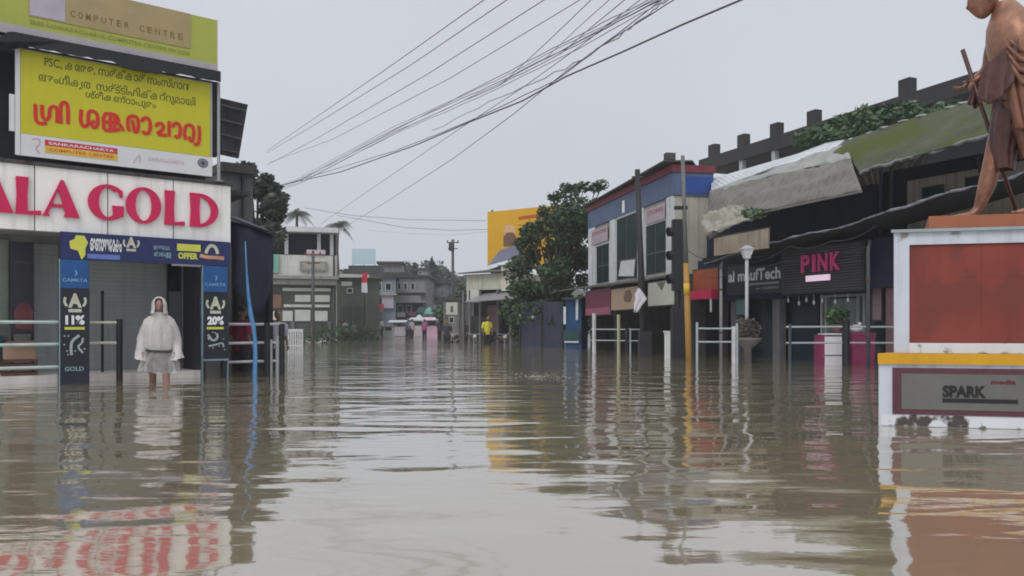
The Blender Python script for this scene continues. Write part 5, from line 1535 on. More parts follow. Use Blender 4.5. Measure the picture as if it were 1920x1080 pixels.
# cables, pipes and hanging things on the shop row
random.seed(9)
for k, (pts, r_) in enumerate((([(1335, 500, 22.0), (1400, 492, 20.9), (1480, 462, 19.5), (1560, 452, 18.2), (1640, 425, 17.0)], .012), ([(1330, 520, 21.9), (1390, 500, 20.8), (1466, 490, 19.5), (1540, 470, 18.4), (1625, 462, 17.3)], .009), ([(1290, 470, 22.6), (1340, 484, 21.6), (1390, 470, 20.8), (1440, 478, 20.0)], .009))):
    q = [P(*p) for p in pts]
    v_ = []
    for i in range(len(q) - 1):
        for j in range(8):
            v_.append(q[i].lerp(q[i + 1], j / 8) + Vector((0, 0, -.10 * math.sin(math.pi * j / 8))))
    tag(MB().tube(v_ + [q[-1]], r_, 5).build('cable', M('cable_black', (0.02, 0.02, 0.022), 0.6)), ('upper slack cable looping under the torn awning edge', 'lower slack cable looping across the Tech and PINK boards', 'short slack cable from the yellow striped pole to the awning')[k], 'cable', 'cables slung along the shop row')
for px, Y, c_, lab in ((1352, 22.2, (0.30, 0.30, 0.32), 'short grey plastic drain pipe right of the orange red shop board'), (1628, 17.6, (0.05, 0.06, 0.07), 'dark drain pipe right of the PINK board')):
    b = P(px, 640, Y); b.z = 0
    o = empty('drain_pipe', b, 0, lab, 'pipe')
    MB().tube([(0, 0, -.5), (0, 0, 2.6), (.1, .12, 2.8)], .045, 8).build('pipe', M('pipe_%d' % px, c_, 0.5), o, True)
    for z_ in (.7, 1.9):
        MB().tube([(0, 0, z_), (0, 0, z_ + .05)], .06, 8).build('bracket', RUST, o)
board(RF, 'small faded turquoise price board hanging below the Tech board', 1380, 1400, 560, 590, M('faded_turquoise', (0.09, 0.17, 0.18), 0.6, 0.2, 3), .2)
board(RF, 'narrow pinkish notice board on the glass right of the pale shop door', 1636, 1652, 540, 600, M('faded_notice', (0.22, 0.16, 0.17), 0.6, 0.3, 4), .5)

# ------------------------------------------------------------------ middle distance, left
WF = Fr(560, 46, 14)
wb = fe('white_arcade_building', WF, 'white two storey building with an open dark roof deck under a pale sheet', 'building')
def X(p, y=0): return WF.x(p, y)
def Z(p, q, y=0): return WF.z(p, q, y)
zq = lambda q: Z(560, q)
OFFW = M('off_white_wall', (0.56, 0.56, 0.53), 0.8, 0.12, 0.8, streak=0.3)
MB().box(X(450), X(632), .05, 8, -.5, zq(478)).build('wall', OFFW, wb)
MB().box(X(450), X(634), -.5, 8, zq(436), zq(427)).build('roof_sheet', M('pale_tin', (0.55, 0.58, 0.60), 0.5, 0.15), wb)
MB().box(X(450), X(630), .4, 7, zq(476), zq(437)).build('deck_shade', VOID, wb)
for p in (500, 537, 598, 622):
    MB().box(X(p) - .1, X(p) + .1, 0, .2, zq(477), zq(437)).build('deck_column', M('pale_column', (0,)*3), wb)
MB().box(X(575), X(610), -.1, .0, zq(476), zq(468)).build('pink_sign', M('pale_pink_sign', (0.55, 0.42, 0.50), 0.6), wb)
MB().box(X(503), X(523), -.06, .04, zq(512), zq(478)).build('green_panel', M('sea_green', (0.16, 0.36, 0.30), 0.6, 0.2), wb)
gbd = MB().box(X(562), X(613), -.12, .03, zq(507), zq(490)).build('name_board', M('olive_grey_board', (0.24, 0.24, 0.21), 0.6, 0.15), wb)
MB().text('TRADERS', X(567), X(608), zq(503), zq(494), -.125, .03).build('lettering', M('dull_cream_text', (0.40, 0.39, 0.33), 0.6), gbd)
MB().box(X(450), X(634), -.7, .04, zq(524), zq(518)).box(X(450), X(632), -.5, .04, zq(534), zq(525)).build('ledge', M('grey_ledge', (0.26, 0.26, 0.25), 0.8, 0.2, 1, streak=0.3), wb)
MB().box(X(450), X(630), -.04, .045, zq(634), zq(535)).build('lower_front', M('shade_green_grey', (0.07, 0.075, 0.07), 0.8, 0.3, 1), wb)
for p0, p1, q0, q1 in ((530, 620, 546, 540), (553, 582, 566, 553), (588, 618, 566, 553), (532, 618, 576, 571), (530, 549, 602, 583), (553, 582, 602, 581), (590, 614, 602, 583)):
    MB().box(X(p0), X(p1), -.12, -.045, zq(q0), zq(q1)).build('pale_panel', M('pale_grey_panel', (0.46, 0.49, 0.46), 0.6, 0.15, 2), wb)
MB().box(X(488), X(528), -.14, -.045, zq(578), zq(553)).build('brown_board', M('brown_board', (0.20, 0.105, 0.07), 0.6, 0.2, 2), wb)
MB().box(X(497), X(522), -.16, -.1, zq(600), zq(584)).build('pale_panel', M('warm_white_panel', (0.55, 0.53, 0.44), 0.6), wb)
for p in (549, 586, 617):
    MB().box(X(p) - .1, X(p) + .1, -.14, -.046, -.5, zq(603)).build('shop_post', M('grey_post', (0.12, 0.125, 0.12), 0.7), wb)
MB().tube([(X(626), -.2, -.4), (X(626), -.2, zq(478))], .06, 8).build('drain_pipe', M('dark_frame', (0,)*3), wb)
def upole(px, Y, top, label, r=.1, arms=True):
    b = P(px, 640, Y); b.z = ground_h(Y)
    o = empty('utility_pole', b, 0, label, 'pole')
    H = P(px, top, Y).z - b.z
    MB().tube([(0, 0, 0), (0, 0, H)], [r, r * .75], 10).build('shaft', M('concrete_pole', (0.075, 0.078, 0.08), 0.8, 0.2), o, True)
    if arms:
        for dz, l in ((.25, .45), (.7, .35)):
            MB().box(-l, l, -.04, .04, H - dz, H - dz + .07).build('cross_arm', RUST, o)
        m = MB()
        for q in (-.38, 0, .38):
            m.tube([(q, 0, H - .18), (q, 0, H - .05)], .04, 8)
        m.build('insulator', M('brown_ceramic', (0.06, 0.03, 0.02), 0.3), o)
    return o
upole(587, 43, 470, 'grey utility pole in front of the white arcade building')
o = upole(849, 58, 449, 'lone dark utility pole standing against the sky in the middle of the street', .13)
MB().box(-.28, .1, -.2, .2, P(849, 470, 58).z - ground_h(58), P(849, 456, 58).z - ground_h(58)).build('transformer', M('dark_steel', (0.04, 0.042, 0.045), 0.6), o)
gt = Fr(556, 34, 5)
ga = fe('white_gate', gt, 'low white picket gate left of the white arcade building', 'gate')
m = MB()
for i in range(7):
    x_ = gt.x(541 + i * 4.3)
    m.box(x_ - .03, x_ + .03, -.02, .02, -.4, zat(622, 34))
m.build('picket', M('white_gate_paint', (0.5, 0.5, 0.52), 0.6, 0.1), ga)
MB().box(gt.x(540), gt.x(568), -.03, .03, zat(621.8, 34), zat(617, 34)).build('rail', M('white_gate_paint', (0,)*3), ga)
MB().box(gt.x(540), gt.x(568), -.032, -.021, .05, .12).build('rail', M('white_gate_paint', (0,)*3), ga)

# dark green building and red white banner
def block(name, label, cat, px0, px1, top, Y, mat, deg=0, depth=7, floors=(), wins=(), roof=None, winmat=None, rows_mat=None):
    """far building: wall with roof edge, floor ledges given by picture rows and windows given by picture boxes"""
    fr = Fr((px0 + px1) / 2, Y, deg)
    o = fe(name, fr, label, cat)
    c = (px0 + px1) / 2
    z = lambda q: fr.z(c, q)
    x0, x1 = fr.x(px0), fr.x(px1)
    MB().box(x0, x1, 0, depth, ground_h(Y) - .4, z(top)).build('wall', mat, o)
    MB().box(x0 - .25, x1 + .25, -.3, depth + .2, z(top) + .002, z(top) + .22).build('roof', roof or CONC_D, o)
    for q in floors:
        MB().box(x0 - .1, x1 + .1, -.55, -.002, z(q) - .1, z(q) + .1).build('ledge', rows_mat or M('grey_ledge', (0,)*3), o)
    for i, (a, b, q0, q1) in enumerate(wins):
        wn = MB().box(fr.x(a), fr.x(b), -.05, -.002, z(q1), z(q0)).build('window', M('pale_frame', (0,)*3), o)
        MB().box(fr.x(a) + .06, fr.x(b) - .06, -.062, -.051, z(q1) + .06, z(q0) - .06).build('pane', winmat or WINB, wn)
    return o, fr, z
o, fr, z = block('dark_green_shop', 'dark grey green shop building with a pale ledge right of the white arcade', 'building', 622, 712, 522, 58, M('dark_green_grey', (0.075, 0.085, 0.075), 0.85, 0.3, .8, streak=.3), 12,
                 wins=((650, 662, 540, 550),), roof=M('dark_canopy', (0,)*3))
MB().box(fr.x(636), fr.x(692), -.5, -.31, z(521), z(515)).build('pale_ledge', M('pale_ledge', (0.45, 0.47, 0.44), 0.7), o)
for a, b in ((640, 660), (664, 684)):
    MB().box(fr.x(a), fr.x(b), -.04, -.003, .0, z(575)).build('shutter', M('dark_green_shutter', (0.035, 0.05, 0.042), 0.7, 0.3, 1), o)
bn = empty('red_white_banner', P(683, 548, 57), 0, 'narrow red and white vertical banner on the dark green shop', 'banner')
bz = bn.location
MB().plate([(-.18, 1.4 * .48), (.2, 1.4 * .48), (.22, 1.4), (-.12, 1.4)], -.04, .0).build('red_cloth', M('bright_red_cloth', (0.50, 0.02, 0.06), 0.7, 0.1), bn)
MB().plate([(-.2, 0), (.24, -.05), (.2, 1.4 * .478), (-.18, 1.4 * .478)], -.04, .0).build('white_cloth', M('white_cloth', (0,)*3), bn)
MB().tube([(.02, .02, -3.2), (.02, .02, 1.5)], .04, 6).build('pole', BLACK, bn)
# blue grey building, grey balcony buildings
o, fr, z = block('blue_grey_building', 'pale blue grey building with pinkish upper rooms and a red shop board below', 'building', 688, 742, 520, 72, M('blue_grey_wall', (0.17, 0.21, 0.25), 0.85, 0.2, .6, streak=.3), 8,
                 floors=(552,), wins=((704, 716, 530, 545), (722, 734, 530, 545), (706, 718, 558, 574)))
MB().box(fr.x(692), fr.x(720), -.7, -.56, z(582), z(570)).build('red_board', M('wine_board', (0.26, 0.03, 0.07), 0.6), o)
MB().box(fr.x(694), fr.x(712), -.3, -.003, 0, z(584)).build('brown_stall', M('brown_shade', (0.07, 0.045, 0.04), 0.8), o)
MB().box(fr.x(716), fr.x(738), -.3, -.003, z(578), z(548)).build('lilac_room', M('lilac_wall', (0.40, 0.36, 0.41), 0.8, 0.1), o)
o, fr, z = block('tank_room_building', 'grey building with a flat capped tank room on its roof', 'building', 700, 762, 514, 88, M('grey_far_wall', (0.13, 0.13, 0.14), 0.85, 0.25, .6, streak=.4), 5)
MB().box(fr.x(711), fr.x(754), .5, 5, z(514) + .23, z(494)).build('tank_room', M('pale_far_wall', (0.22, 0.23, 0.24), 0.85, 0.2, .6, streak=.4), o)
MB().box(fr.x(706), fr.x(757), 0, 5.5, z(494) + .002, z(490)).build('tank_cap', CONC_D, o)
FARW = M('far_grey_wall', (0.20, 0.195, 0.20), 0.85, 0.25, .5, streak=.4)
o, fr, z = block('balcony_building', 'grey three storey building with long balconies above the pale stalls', 'building', 737, 798, 520, 78, FARW, -3,
                 floors=(547, 566), wins=((745, 752, 530, 543), (757, 764, 530, 543), (770, 778, 530, 543), (746, 756, 572, 586), (762, 772, 572, 586)))
m = MB()
for i in range(16):
    p_ = 747 + i * 2.8
    m.box(fr.x(p_) - .04, fr.x(p_) + .04, -.54, -.48, z(565), z(556))
m.box(fr.x(746), fr.x(790), -.55, -.47, z(556), z(555))
m.build('balustrade', M('pale_balustrade', (0.38, 0.36, 0.38), 0.7), o)
MB().box(fr.x(742), fr.x(792), -.02, -.003, z(600), z(568)).build('lower_shade', VOID, o)
o, fr, z = block('narrow_grey_building', 'narrow grey building with white cloths on its balconies left of the lone pole', 'building', 794, 834, 532, 84, M('far_grey_wall_two', (0.16, 0.165, 0.17), 0.85, 0.25, .5, streak=.4), -12,
                 floors=(556,), wins=((800, 808, 536, 552), (814, 824, 540, 552)))
MB().box(fr.x(797), fr.x(801), -.7, -.62, z(563), z(532)).box(fr.x(801.2), fr.x(807), -.7, -.62, z(540), z(533)).build('white_cloth', M('white_cloth', (0,)*3), o)
MB().box(fr.x(810), fr.x(830), -.6, -.553, z(556), z(540)).build('balcony_wall', M('pale_far_wall', (0,)*3), o)
block('hazy_flat_roofed_building', 'pale flat roofed building faint in the mist behind the blue grey building', 'building', 652, 704, 508, 104, M('misty_wall', (0.24, 0.25, 0.26), 0.85, 0.2, .5, streak=.3), 6, floors=(522,), wins=((660, 668, 512, 519), (672, 680, 512, 519), (684, 692, 512, 519)))
block('hazy_tall_building', 'faint tall building behind the right end of the balcony building', 'building', 770, 800, 506, 116, M('misty_wall', (0,)*3), -4, floors=(518,), wins=((774, 780, 509, 515), (785, 791, 509, 515)))
block('low_far_shop', 'low grey shop with a pale board left of the lone pole foot', 'shop', 818, 842, 568, 74, M('far_grey_wall_two', (0,)*3), -8, 5, wins=((824, 836, 574, 586),))
# pale blue hoarding on the skyline
hb = empty('pale_blue_hoarding', P(682, 500, 78), 0, 'pale blue skeletal hoarding on the roof line, faded in the mist', 'hoarding')
w2 = 22 / F * 78
MB().box(-w2, w2, 0, .08, .25, 1.75).build('panel', M('pale_blue_board', (0.42, 0.56, 0.62), 0.6, 0.1, .6), hb)
m = MB()
for q in (-w2 + .1, 0, w2 - .1):
    m.tube([(q, .12, -1.2), (q, .12, 1.75)], .05, 6)
m.build('frame', STEEL, hb)
MB().box(-w2 - .3, w2 + .5, -.3, 2, -1.2, .1).build('base', M('dark_steel', (0,)*3), hb)

# stalls, umbrellas, gate at the far end of the water
def stall(label, px, Y, wpx, hpx, mat, roofmat, cat='stall'):
    b = P(px, 640, Y); b.z = ground_h(Y)
    o = empty('market_stall', b, 0, label, cat, 'stalls at the far end of the flooded street')
    w_, h_ = wpx / F * Y / 2, hpx / F * Y
    MB().box(-w_, w_, 0, 1.0, 0, h_ * .62).build('counter', mat, o)
    m = MB()
    for q in (-w_, w_ - .08):
        m.box(q, q + .08, 1.001, 1.08, 0, h_)
    m.build('post', STEEL, o)
    MB().slab([(-w_ - .2, -.3, h_ * .92), (w_ + .2, -.3, h_ * .92), (w_ + .2, 1.2, h_ * 1.06), (-w_ - .2, 1.2, h_ * 1.06)], .05).build('roof', roofmat, o)
    MB().box(-w_ * .8, w_ * .5, .9, .98, h_ * .63, h_ * .88).build('goods', M('dark_goods', (0.10, 0.08, 0.085), 0.8, 0.5, 3), o)
    return o
WP = M('pale_pinkish_white', (0.55, 0.50, 0.53), 0.7, 0.12)
stall('white roofed stall with a pale counter under the balcony building', 745, 70, 26, 28, WP, M('pale_tin', (0,)*3))
stall('small grey white stall with a dark roof right of the red shop board', 727, 66, 18, 22, M('pale_grey_panel', (0,)*3), M('dark_canopy', (0,)*3))
stall('lilac white stall with a wide pale front below the teal umbrella', 783, 68, 24, 34, WP, M('pale_grey_panel', (0,)*3))
stall('pink stall farthest to the right of the row', 808, 66, 22, 36, M('pale_pink_front', (0.55, 0.36, 0.46), 0.7, 0.2, 2), M('pale_pink_sign', (0,)*3))
for px, q, Y, c_, lab in ((805, 583, 74, (0.13, 0.34, 0.31), 'teal street umbrella above the pink stall'), (789, 582, 76, (0.02, 0.09, 0.065), 'dark green street umbrella beside the teal umbrella'), (786, 597, 73, (0.50, 0.60, 0.58), 'small white street umbrella under the dark green umbrella')):
    b = P(px, 640, Y); b.z = ground_h(Y)
    o = empty('street_umbrella', b, 0, lab, 'umbrella', 'umbrellas over the far stalls')
    zt_ = P(px, q - 7, Y).z - b.z
    r_ = 11 / F * Y
    MB().tube([(0, 0, 0), (0, 0, zt_)], .03, 6).build('pole', STEEL, o)
    m = MB()
    m.loft([[(r_ * k * math.cos(a) * (1 if i % 2 else .93), r_ * k * math.sin(a), zt_ + .02 - h_) for i, a in enumerate([2 * math.pi * j / 16 for j in range(16)])] for k, h_ in ((.02, 0), (.4, .12), (.8, .4), (1, .65))])
    m.build('canopy', M('umbrella_%d' % px, c_, 0.7, 0.1), o)
FP = 'people standing among the far stalls'
for px, Y, c_, lab in ((700, 64, (0.30, 0.05, 0.08), 'far person in a red top left of the small grey white stall'), (716, 66, (0.55, 0.53, 0.52), 'far person in white beside the red shop board'),
                       (764, 66, (0.10, 0.12, 0.20), 'far person in dark blue between the white roofed stall and the lilac white stall'), (772, 64, (0.45, 0.42, 0.44), 'far person in pale grey left of the lilac white stall'),
                       (796, 63, (0.35, 0.10, 0.28), 'far person in purple before the pink stall'), (824, 62, (0.08, 0.08, 0.10), 'far person in black at the right end of the stalls'), (663, 58, (0.12, 0.14, 0.13), 'far person in dark green before the dark green shop')):
    pq = P(px, 640, Y)
    person((pq.x, pq.y, ground_h(Y) - .1), R(random.uniform(-80, 80)), lab, 1.66, M('far_shirt_%d' % px, c_, 0.8), M('black_trousers', (0,)*3), group=FP)
# extra boards on the far fronts
for k, (px0, px1, py0, py1, Y, c_, lab) in enumerate(((744, 760, 586, 594, 74, (0.40, 0.36, 0.38), 'long pale board below the balcony of the balcony building'), (766, 780, 585, 592, 74, (0.20, 0.06, 0.09), 'small wine red board left of the teal umbrella'),
        (812, 826, 572, 580, 80, (0.42, 0.42, 0.40), 'pale board on the narrow grey building'), (694, 704, 556, 566, 70, (0.12, 0.22, 0.30), 'small blue board above the red shop board'), (640, 660, 528, 536, 57, (0.30, 0.32, 0.30), 'grey board on the dark green shop left of the banner'))):
    board(Fr((px0 + px1) / 2, Y, 0), lab, px0, px1, py0, py1, M('far_board_%d' % k, c_, 0.6, 0.2, 1), 0, name='far_shop_board')
# pale shop board beside the lone pole
board(Fr(846, 52, -8), 'white shop board with a small dark figure mark right of the lone pole', 836, 858, 567, 590, M('pale_shop_board', (0.46, 0.47, 0.43), 0.6, 0.12), 0, None, None,
      lambda r, w_, H: MB().plate([(-.1, H * .2), (.12, H * .2), (.1, H * .6), (0, H * .8), (-.08, H * .55)], -.006, -.001).build('mark', M('grey_print', (0,)*3), r))
o, fr, z = block('pale_shop', 'pale low shop with grey posts behind the white board right of the pole', 'shop', 832, 876, 564, 54, M('pale_shop_wall', (0.20, 0.20, 0.19), 0.85, 0.25, 1), -10, 5, wins=((842, 852, 594, 606),))
for p_ in (836, 862, 872):
    MB().box(fr.x(p_) - .07, fr.x(p_) + .07, -.4, -.26, ground_h(54) - .3, z(566)).build('post', M('grey_pillar', (0,)*3), o)

# cream parapet building and yellow hoarding
CFm = Fr(922, 45, -33)
o = fe('cream_parapet_building', CFm, 'shop building with a cream parapet and a dark veranda below the yellow hoarding', 'building')
x0, x1 = CFm.x(874), CFm.x(965)
zp0, zp1 = CFm.z(918, 543), CFm.z(918, 513)
MB().box(x0, x1 - .001, 0, 5, zp0, zp1).build('parapet', M('cream_parapet', (0.46, 0.47, 0.38), 0.8, 0.14, 1, streak=.35), o)
MB().box(CFm.x(941), x1 + .3, -.08, -.002, zp0 - .1, zp1 + .35).build('pale_panel', M('warm_white_panel', (0,)*3), o)
MB().box(x0 + .1, x1, .6, 5, -.5, zp0 - .002).build('lower_wall', VOID, o)
MB().slab([(x0 - .3, -.4, zp1 + .05), (x1 + .3, -.4, zp1 + .05), (x1 + .3, 5, zp1 + .7), (x0 - .3, 5, zp1 + .7)], .06).build('roof', CONC_D, o)
MB().box(CFm.x(881), CFm.x(904), -.3, -.2, CFm.z(892, 567), CFm.z(892, 543)).build('white_board', M('pale_shop_board', (0,)*3), o)
MB().slab([(CFm.x(903), -1.6, CFm.z(904, 566, -1.6)), (x1 + 1.0, -1.6, CFm.z(904, 566, -1.6) + .15), (x1 + 1.0, .55, CFm.z(904, 566, -1.6) + .75), (CFm.x(903), .55, CFm.z(904, 566, -1.6) + .6)], .06).build('lean_to_roof', M('grey_lean_to', (0.22, 0.22, 0.24), 0.6, 0.2, 1), o)
MB().box(CFm.x(908), CFm.x(930), .3, .58, .6, CFm.z(918, 572)).build('pinkish_panel', M('dusty_pink_pillar', (0,)*3), o)
for p_ in (874, 886, 905, 938, 962):
    MB().box(CFm.x(p_) - .06, CFm.x(p_) + .06, -.3, -.18, -.5, zp0 - .003).build('post', M('grey_pillar', (0,)*3), o)
for p_ in (880, 893, 952):
    MB().box(CFm.x(p_) - .1, CFm.x(p_) + .55, .2, .5, -.5, 1.5).build('green_shutter', M('dark_green_shutter', (0,)*3), o)
YF = Fr(966, 52, 0)
yh = fe('amber_hoarding', YF, 'large amber billboard with a red line and faded portrait half hidden by the tree', 'billboard')
zt_, zb_ = zat(393, 52), zat(500, 52)
x0, x1 = YF.x(914), YF.x(1052)
MB().plate([(x0, zb_), (x1, zb_), (x1, zat(388, 52) + .15), (YF.x(1000), zat(389, 52)), (YF.x(940), zat(398, 52) + .1), (x0, zat(400, 52) + .1)], 0, .1).build('panel', M('amber_vinyl', (0.66, 0.36, 0.008), 0.5, 0.08, .6), yh)
m = MB().ribbon([(YF.x(972), zat(410, 52)), (YF.x(995), zat(406, 52)), (YF.x(1022), zat(404, 52))], .22, -.006).box(YF.x(972), YF.x(1018), -.008, -.005, zat(423, 52), zat(421, 52))
m.build('red_line', M('rust_red_print', (0.45, 0.08, 0.01), 0.5), yh)
MB().ell((YF.x(955), -.008, zat(432, 52)), (.40, .007, .36), 20, 8).build('pale_shape', M('faded_peach', (0.62, 0.38, 0.20), 0.6, 0.2), yh)
MB().plate([(YF.x(944), zat(462, 52)), (YF.x(968), zat(462, 52)), (YF.x(968), zat(444, 52)), (YF.x(962), zat(436, 52)), (YF.x(950), zat(436, 52)), (YF.x(944), zat(444, 52))], -.022, -.016).build('portrait', M('brown_portrait', (0.16, 0.085, 0.06), 0.6, 0.4, 3), yh)
for q in (x0 + .3, (x0 + x1) / 2, x1 - .3):
    MB().tube([(q, .2, 2.0), (q, .2, zt_)], .07, 8).build('post', RUST, yh)
rfh = empty('blue_gable_roof', (0, 0, 0), 0, 'dark blue tin gable roof in front of the amber hoarding', 'roof')
MB().slab([P(916, 497, 49), P(938, 470, 50.5), P(975, 458, 50), P(985, 490, 47), P(950, 500, 47)], .06).build('sheet', M('slate_blue_tin', (0.09, 0.10, 0.17), 0.5, 0.25, 1, corr=('X', 6, .02)), rfh)
MB().slab([P(914, 506, 48.4), P(950, 496, 47.6), P(962, 486, 47.5), P(916, 498, 48.5)], .05).build('pale_edge', M('pale_tin', (0,)*3), rfh)
MB().box(P(920, 500, 50.5).x, P(985, 500, 50.5).x, 50.6, 54, 2.5, P(920, 496, 50.5).z).build('wall', VOID, rfh)

# motorcycles
def motorcycle(px, Y, rz, label):
    b = P(px, 640, Y); b.z = ground_h(Y) + .02
    o = empty('motorcycle', b, R(rz), label, 'motorcycle', 'motorcycles at the water edge')
    for x_ in (-.62, .62):
        wh = MB().loft([[(x_ + rr * math.cos(a), yy, .30 + rr * math.sin(a)) for a in [2 * math.pi * j / 20 for j in range(20)]] for rr, yy in ((.22, -.05), (.29, -.05), (.30, 0), (.29, .05), (.22, .05))], False).build('wheel', BLACK, o, True)
        MB().tube([(x_, -.03, .30), (x_, .03, .30)], .07, 10).build('hub', STEEL, wh)
        m = MB()
        for k in range(6):
            a = k * math.pi / 3
            m.tube([(x_, 0, .30), (x_ + .24 * math.cos(a), 0, .30 + .24 * math.sin(a))], .012, 4)
        m.build('spokes', STEEL, wh)
    MB().tube([(-.62, 0, .3), (-.2, 0, .42), (.25, 0, .45), (.46, 0, .82)], .05, 8).ell((0, 0, .36), (.2, .13, .14)).build('frame', BLACK, o, True)
    MB().ell((.15, 0, .76), (.27, .13, .14)).build('tank', M('tank_%d' % px, (0.10, 0.02, 0.02), 0.3), o, True)
    MB().tube([(-.62, 0, .80), (-.2, 0, .78), (.0, 0, .76)], [.09, .12, .08], 10).build('seat', BLACK, o, True)
    MB().tube([(.62, -.06, .3), (.44, -.06, .92)], .025, 6).tube([(.62, .06, .3), (.44, .06, .92)], .025, 6).build('fork', STEEL, o)
    MB().tube([(.36, -.34, 1.0), (.44, -.1, .96), (.44, .1, .96), (.36, .34, 1.0)], .018, 6).build('handlebar', STEEL, o)
    MB().tube([(.46, 0, .84), (.58, 0, .84)], [.07, .10], 12).build('headlight', M('lamp_glass', (0.5, 0.5, 0.5), 0.2), o, True)
motorcycle(853, 45, -100, 'motorcycle parked facing the flood left of the person in grey')
motorcycle(888, 43, -80, 'motorcycle parked before the dark shop left of the person in yellow')
motorcycle(938, 42, -60, 'motorcycle parked under the lean-to roof right of the person in yellow')

# skyline woods, hedges and a far hill
hill = MB()
ncol = 60
for i in range(ncol + 1):
    x_ = -150 + 300 * i / ncol
    h_ = 10 + 5 * math.sin(x_ * .05 + 1) + 2.5 * math.sin(x_ * .17)
    for y_, k in ((170, 0), (200, .6), (250, 1), (330, .9), (400, 0)):
        hill.v.append((x_, y_, ground_h(y_) - .2 + h_ * k * .9))
for i in range(ncol):
    for j in range(4):
        a = i * 5 + j
        hill.f.append((a, a + 5, a + 6, a + 1))
tag(hill.build('hill', M('wooded_hill', (0.035, 0.05, 0.035), 0.9, 0.5, .2), None, True), kind='structure')
random.seed(21)
lv_ = MB()
for px in range(560, 1000, 7):
    ty = 508 if px < 740 else (500 - 6 * math.sin(px * .11) + 5 * math.sin(px * .31) if px < 845 else 520)
    Y = random.uniform(118, 140)
    c = P(px + random.uniform(-3, 3), ty + 14, Y)
    lv_.leaves(c, (1.6, 1.6, 1.5), 110, .42)
    lv_.leaves((c.x, c.y, c.z - 2.5), (1.9, 1.6, 2.2), 110, .45)
    lv_.leaves((c.x, c.y, c.z - 6), (2, 1.6, 2.8), 80, .5)
tag(lv_.build('distant_wood', G2), kind='stuff')
def conifer(px, top, Y, label):
    b = P(px, 640, Y); b.z = ground_h(Y)
    H = P(px, top, Y).z
    bl = [(tuple(Vector((b.x + random.uniform(-.3, .3), b.y, b.z + H * (.35 + .62 * k))),), (1.5 * (1.15 - k), 1.5 * (1.15 - k), H * .12), 130) for k in (0, .2, .4, .6, .8, .96)]
    tree(label, b, bl, .3, G2, .2, group='trees beyond the far buildings', trunk_h=H * .5)
conifer(812, 494, 105, 'pointed tree rising above the narrow grey building')
conifer(776, 502, 112, 'smaller pointed tree above the balcony building')
bl = blobset(835, 905, 62, [(830, 535), (850, 545), (870, 530), (890, 520), (910, 530)], 600, 16, 1.5, 150)
pt = P(870, 630, 62); pt.z = ground_h(62)
tree('round dark green tree behind the pale low shop and the lone pole', pt, bl, .22, G1, .15, trunk_h=1.6)
bs = MB()
pt = P(680, 640, 55); pt.z = ground_h(55)
hg = empty('dark_bush', pt, 0, 'low dark green bush between the dark green shop and the water', 'bush')
bs.leaves((-1.6, 0, .8), (1.1, .6, .8), 260, .13).leaves((.2, .1, .6), (1.0, .5, .6), 220, .13).build('foliage', G1, hg)
MB().tube([(-1.6, 0, -.3), (-1.6, 0, .7)], .06, 6).tube([(.2, 0, -.3), (.2, 0, .5)], .05, 6).build('stem', M('bark', (0,)*3), hg)
pt = P(622, 640, 44); pt.z = ground_h(44)
hg = empty('dark_bush', pt, 0, 'dark green bush at the right foot of the white arcade building', 'bush')
MB().leaves((0, 0, .85), (1.2, .6, .75), 320, .12).leaves((-1.8, .2, .7), (.9, .5, .5), 160, .12).build('foliage', G1, hg)
MB().tube([(0, 0, -.3), (0, 0, .7)], .06, 6).tube([(-1.8, .2, -.3), (-1.8, .2, .6)], .05, 6).build('stem', M('bark', (0,)*3), hg)
# weeds on the awning edge
pt = P(1413, 400, 20.6)
hg = empty('roof_weeds', pt, 0, 'tuft of green weeds growing on the awning below the grey roof sheet', 'plant')
MB().leaves((0, 0, 0), (.35, .25, .13), 170, .06).leaves((.5, .1, .08), (.2, .2, .1), 60, .05).build('foliage', G3, hg)
MB().tube([(0, 0, -.2), (.05, 0, .05)], .015, 5).build('stem', M('bark', (0,)*3), hg)

# ------------------------------------------------------------------ overhead wires
WIRE = M('wire_black', (0.085, 0.087, 0.095), 0.6, 0.2)
WIREG = M('wire_grey', (0.26, 0.27, 0.30), 0.6, 0.2)
WG = 'overhead wires crossing the street'
def wire(label, pts, Y0, Y1, r, mat=WIRE, name='overhead_wire', jit=0.0):
    """pts: points of the photograph from the far end to the near end; distance runs from Y0 to Y1 along a nearly straight span"""
    cum = [0]
    for a, b in zip(pts[:-1], pts[1:]):
        cum.append(cum[-1] + math.hypot(b[0] - a[0], b[1] - a[1]))
    vs = []
    for i in range(len(pts) - 1):
        for k in range(6 if i < len(pts) - 2 else 7):
            t_ = k / 6
            f_ = (cum[i] + (cum[i + 1] - cum[i]) * t_) / cum[-1]
            iy = 1 / Y0 + (1 / Y1 - 1 / Y0) * f_
            vs.append(P(pts[i][0] + (pts[i + 1][0] - pts[i][0]) * t_, pts[i][1] + (pts[i + 1][1] - pts[i][1]) * t_, 1 / iy) + Vector((0, 0, random.uniform(-jit, jit))))
    m = MB().tube(vs, [r * 0.9 for _ in vs], 6)
    return tag(m.build(name, mat, None, True), label, 'wire', WG)
def ext(pts, k=0.5):
    (a, b), (c, d_) = pts[-2], pts[-1]
    return pts + [(c + (c - a) * k, d_ + (d_ - b) * k)]
wire('uppermost thin wire, leaving the picture top farthest to the left', ext([(500, 283), (569, 236), (735, 122), (907, 0)]), 46, 15, .011)
wire('thin wire second from the left at the top of the picture', ext([(500, 287), (590, 234), (770, 122), (950, 0)]), 46, 15, .011)
wire('thin wire third from the left at the top of the picture', ext([(500, 310), (600, 256), (800, 140), (1020, 0)]), 46, 15, .011)
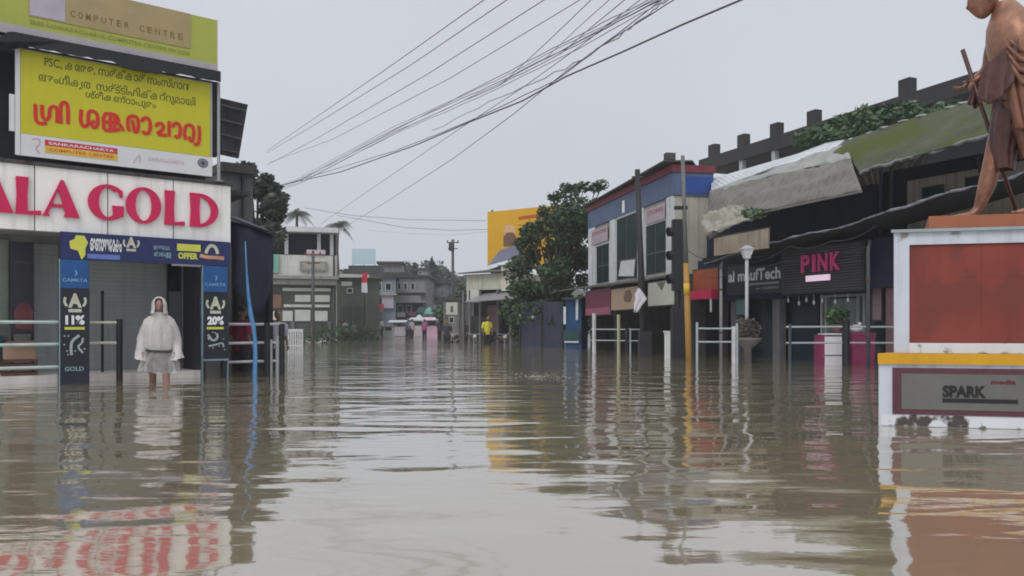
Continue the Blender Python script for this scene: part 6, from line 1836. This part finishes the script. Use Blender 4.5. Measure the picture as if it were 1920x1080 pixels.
wire('thin wire fourth from the left, sagging lowest of the four parallel wires', ext([(505, 305), (624, 261), (845, 146), (1087, 0)]), 46, 15, .010)
wire('thin steep wire meeting the tangled bundle from the top of the sky', ext([(938, 160), (1030, 75), (1108, 0)]), 24, 15, .010)
wire('pale steep wire just right of the thin steep wire', ext([(1020, 112), (1090, 46), (1142, 0)]), 22, 15, .010, WIREG)
wire('thin steep wire nearest the tangled bundle', ext([(1050, 102), (1110, 50), (1171, 0)]), 21, 14.5, .010)
BL = 'thin wire within the tangled bundle running to the upper right'
for k, (o1, o2, o3, o4) in enumerate(((0, 0, 0, 0), (3, 4, 6, 10), (6, 7, -4, -14), (4, 10, 12, 4), (9, 14, 18, 20), (12, 12, 9, -6))):
    wire(BL, ext([(505, 356 + o1 * .4), (560, 334 + o1), (740, 237 + o2), (931, 150 + o3), (1085, 72 + o3 * .8 + o4 * .2), (1228 + o4 * .9, 0)], .4), 48, 14, random.choice((.008, .010, .012)), WIREG if k in (2, 4) else WIRE, jit=.015)
wire('lower slack wire of the bundle, touching the thick black cable midway', ext([(505, 354), (560, 338), (740, 283), (874, 230), (1040, 152), (1140, 78), (1262, 0)], .4), 48, 14, .012, jit=.01)
wire('pale slack wire tangled along the underside of the bundle', ext([(810, 246), (940, 180), (1060, 128), (1150, 76), (1212, 28), (1250, 0)], .4), 34, 14, .014, WIREG, jit=.04)
wire('thick black cable sweeping down from the top right of the sky', ext([(505, 352), (640, 322), (780, 272), (880, 229), (980, 189), (1060, 144), (1170, 96), (1280, 46), (1389, 0)], .4), 48, 14, .022)
wire('thin diagonal wire dropping to the roof of the white arcade building', [(600, 421), (689, 359), (864, 240), (979, 165), (1090, 85), (1200, 0), (1260, -45)], 47, 14, .009)
wire('pair-like diagonal wire dropping lowest in the sky towards the far street', [(640, 430), (725, 378), (850, 297), (960, 216), (1061, 134), (1160, 62), (1240, 0), (1300, -45)], 60, 14, .012)
wire('highest of the nearly level distant wires above the far street', [(572, 390), (660, 404), (768, 412), (912, 414)], 60, 56, .018)
wire('middle of the nearly level distant wires above the far street', [(632, 404), (684, 413), (760, 427), (850, 432), (914, 430)], 60, 56, .018)
wire('faint lowest of the nearly level distant wires above the far street', [(690, 432), (770, 438), (850, 441), (914, 434)], 66, 56, .012, WIREG)

# ------------------------------------------------------------------ mist
hz = MB().box(-260, 260, -45, 600, -3, 40).build('haze', bpy.data.materials.new('rain_mist'))
tag(hz, kind='stuff')
hm = hz.data.materials[0]
hm.use_nodes = True
t = hm.node_tree
t.nodes.clear()
o_ = N(t, 'ShaderNodeOutputMaterial')
pv = N(t, 'ShaderNodeVolumePrincipled')
pv.inputs['Color'].default_value = (0.93, 0.95, 1.0, 1)
pv.inputs['Density'].default_value = 0.0009
t.links.new(pv.outputs[0], o_.inputs['Volume'])
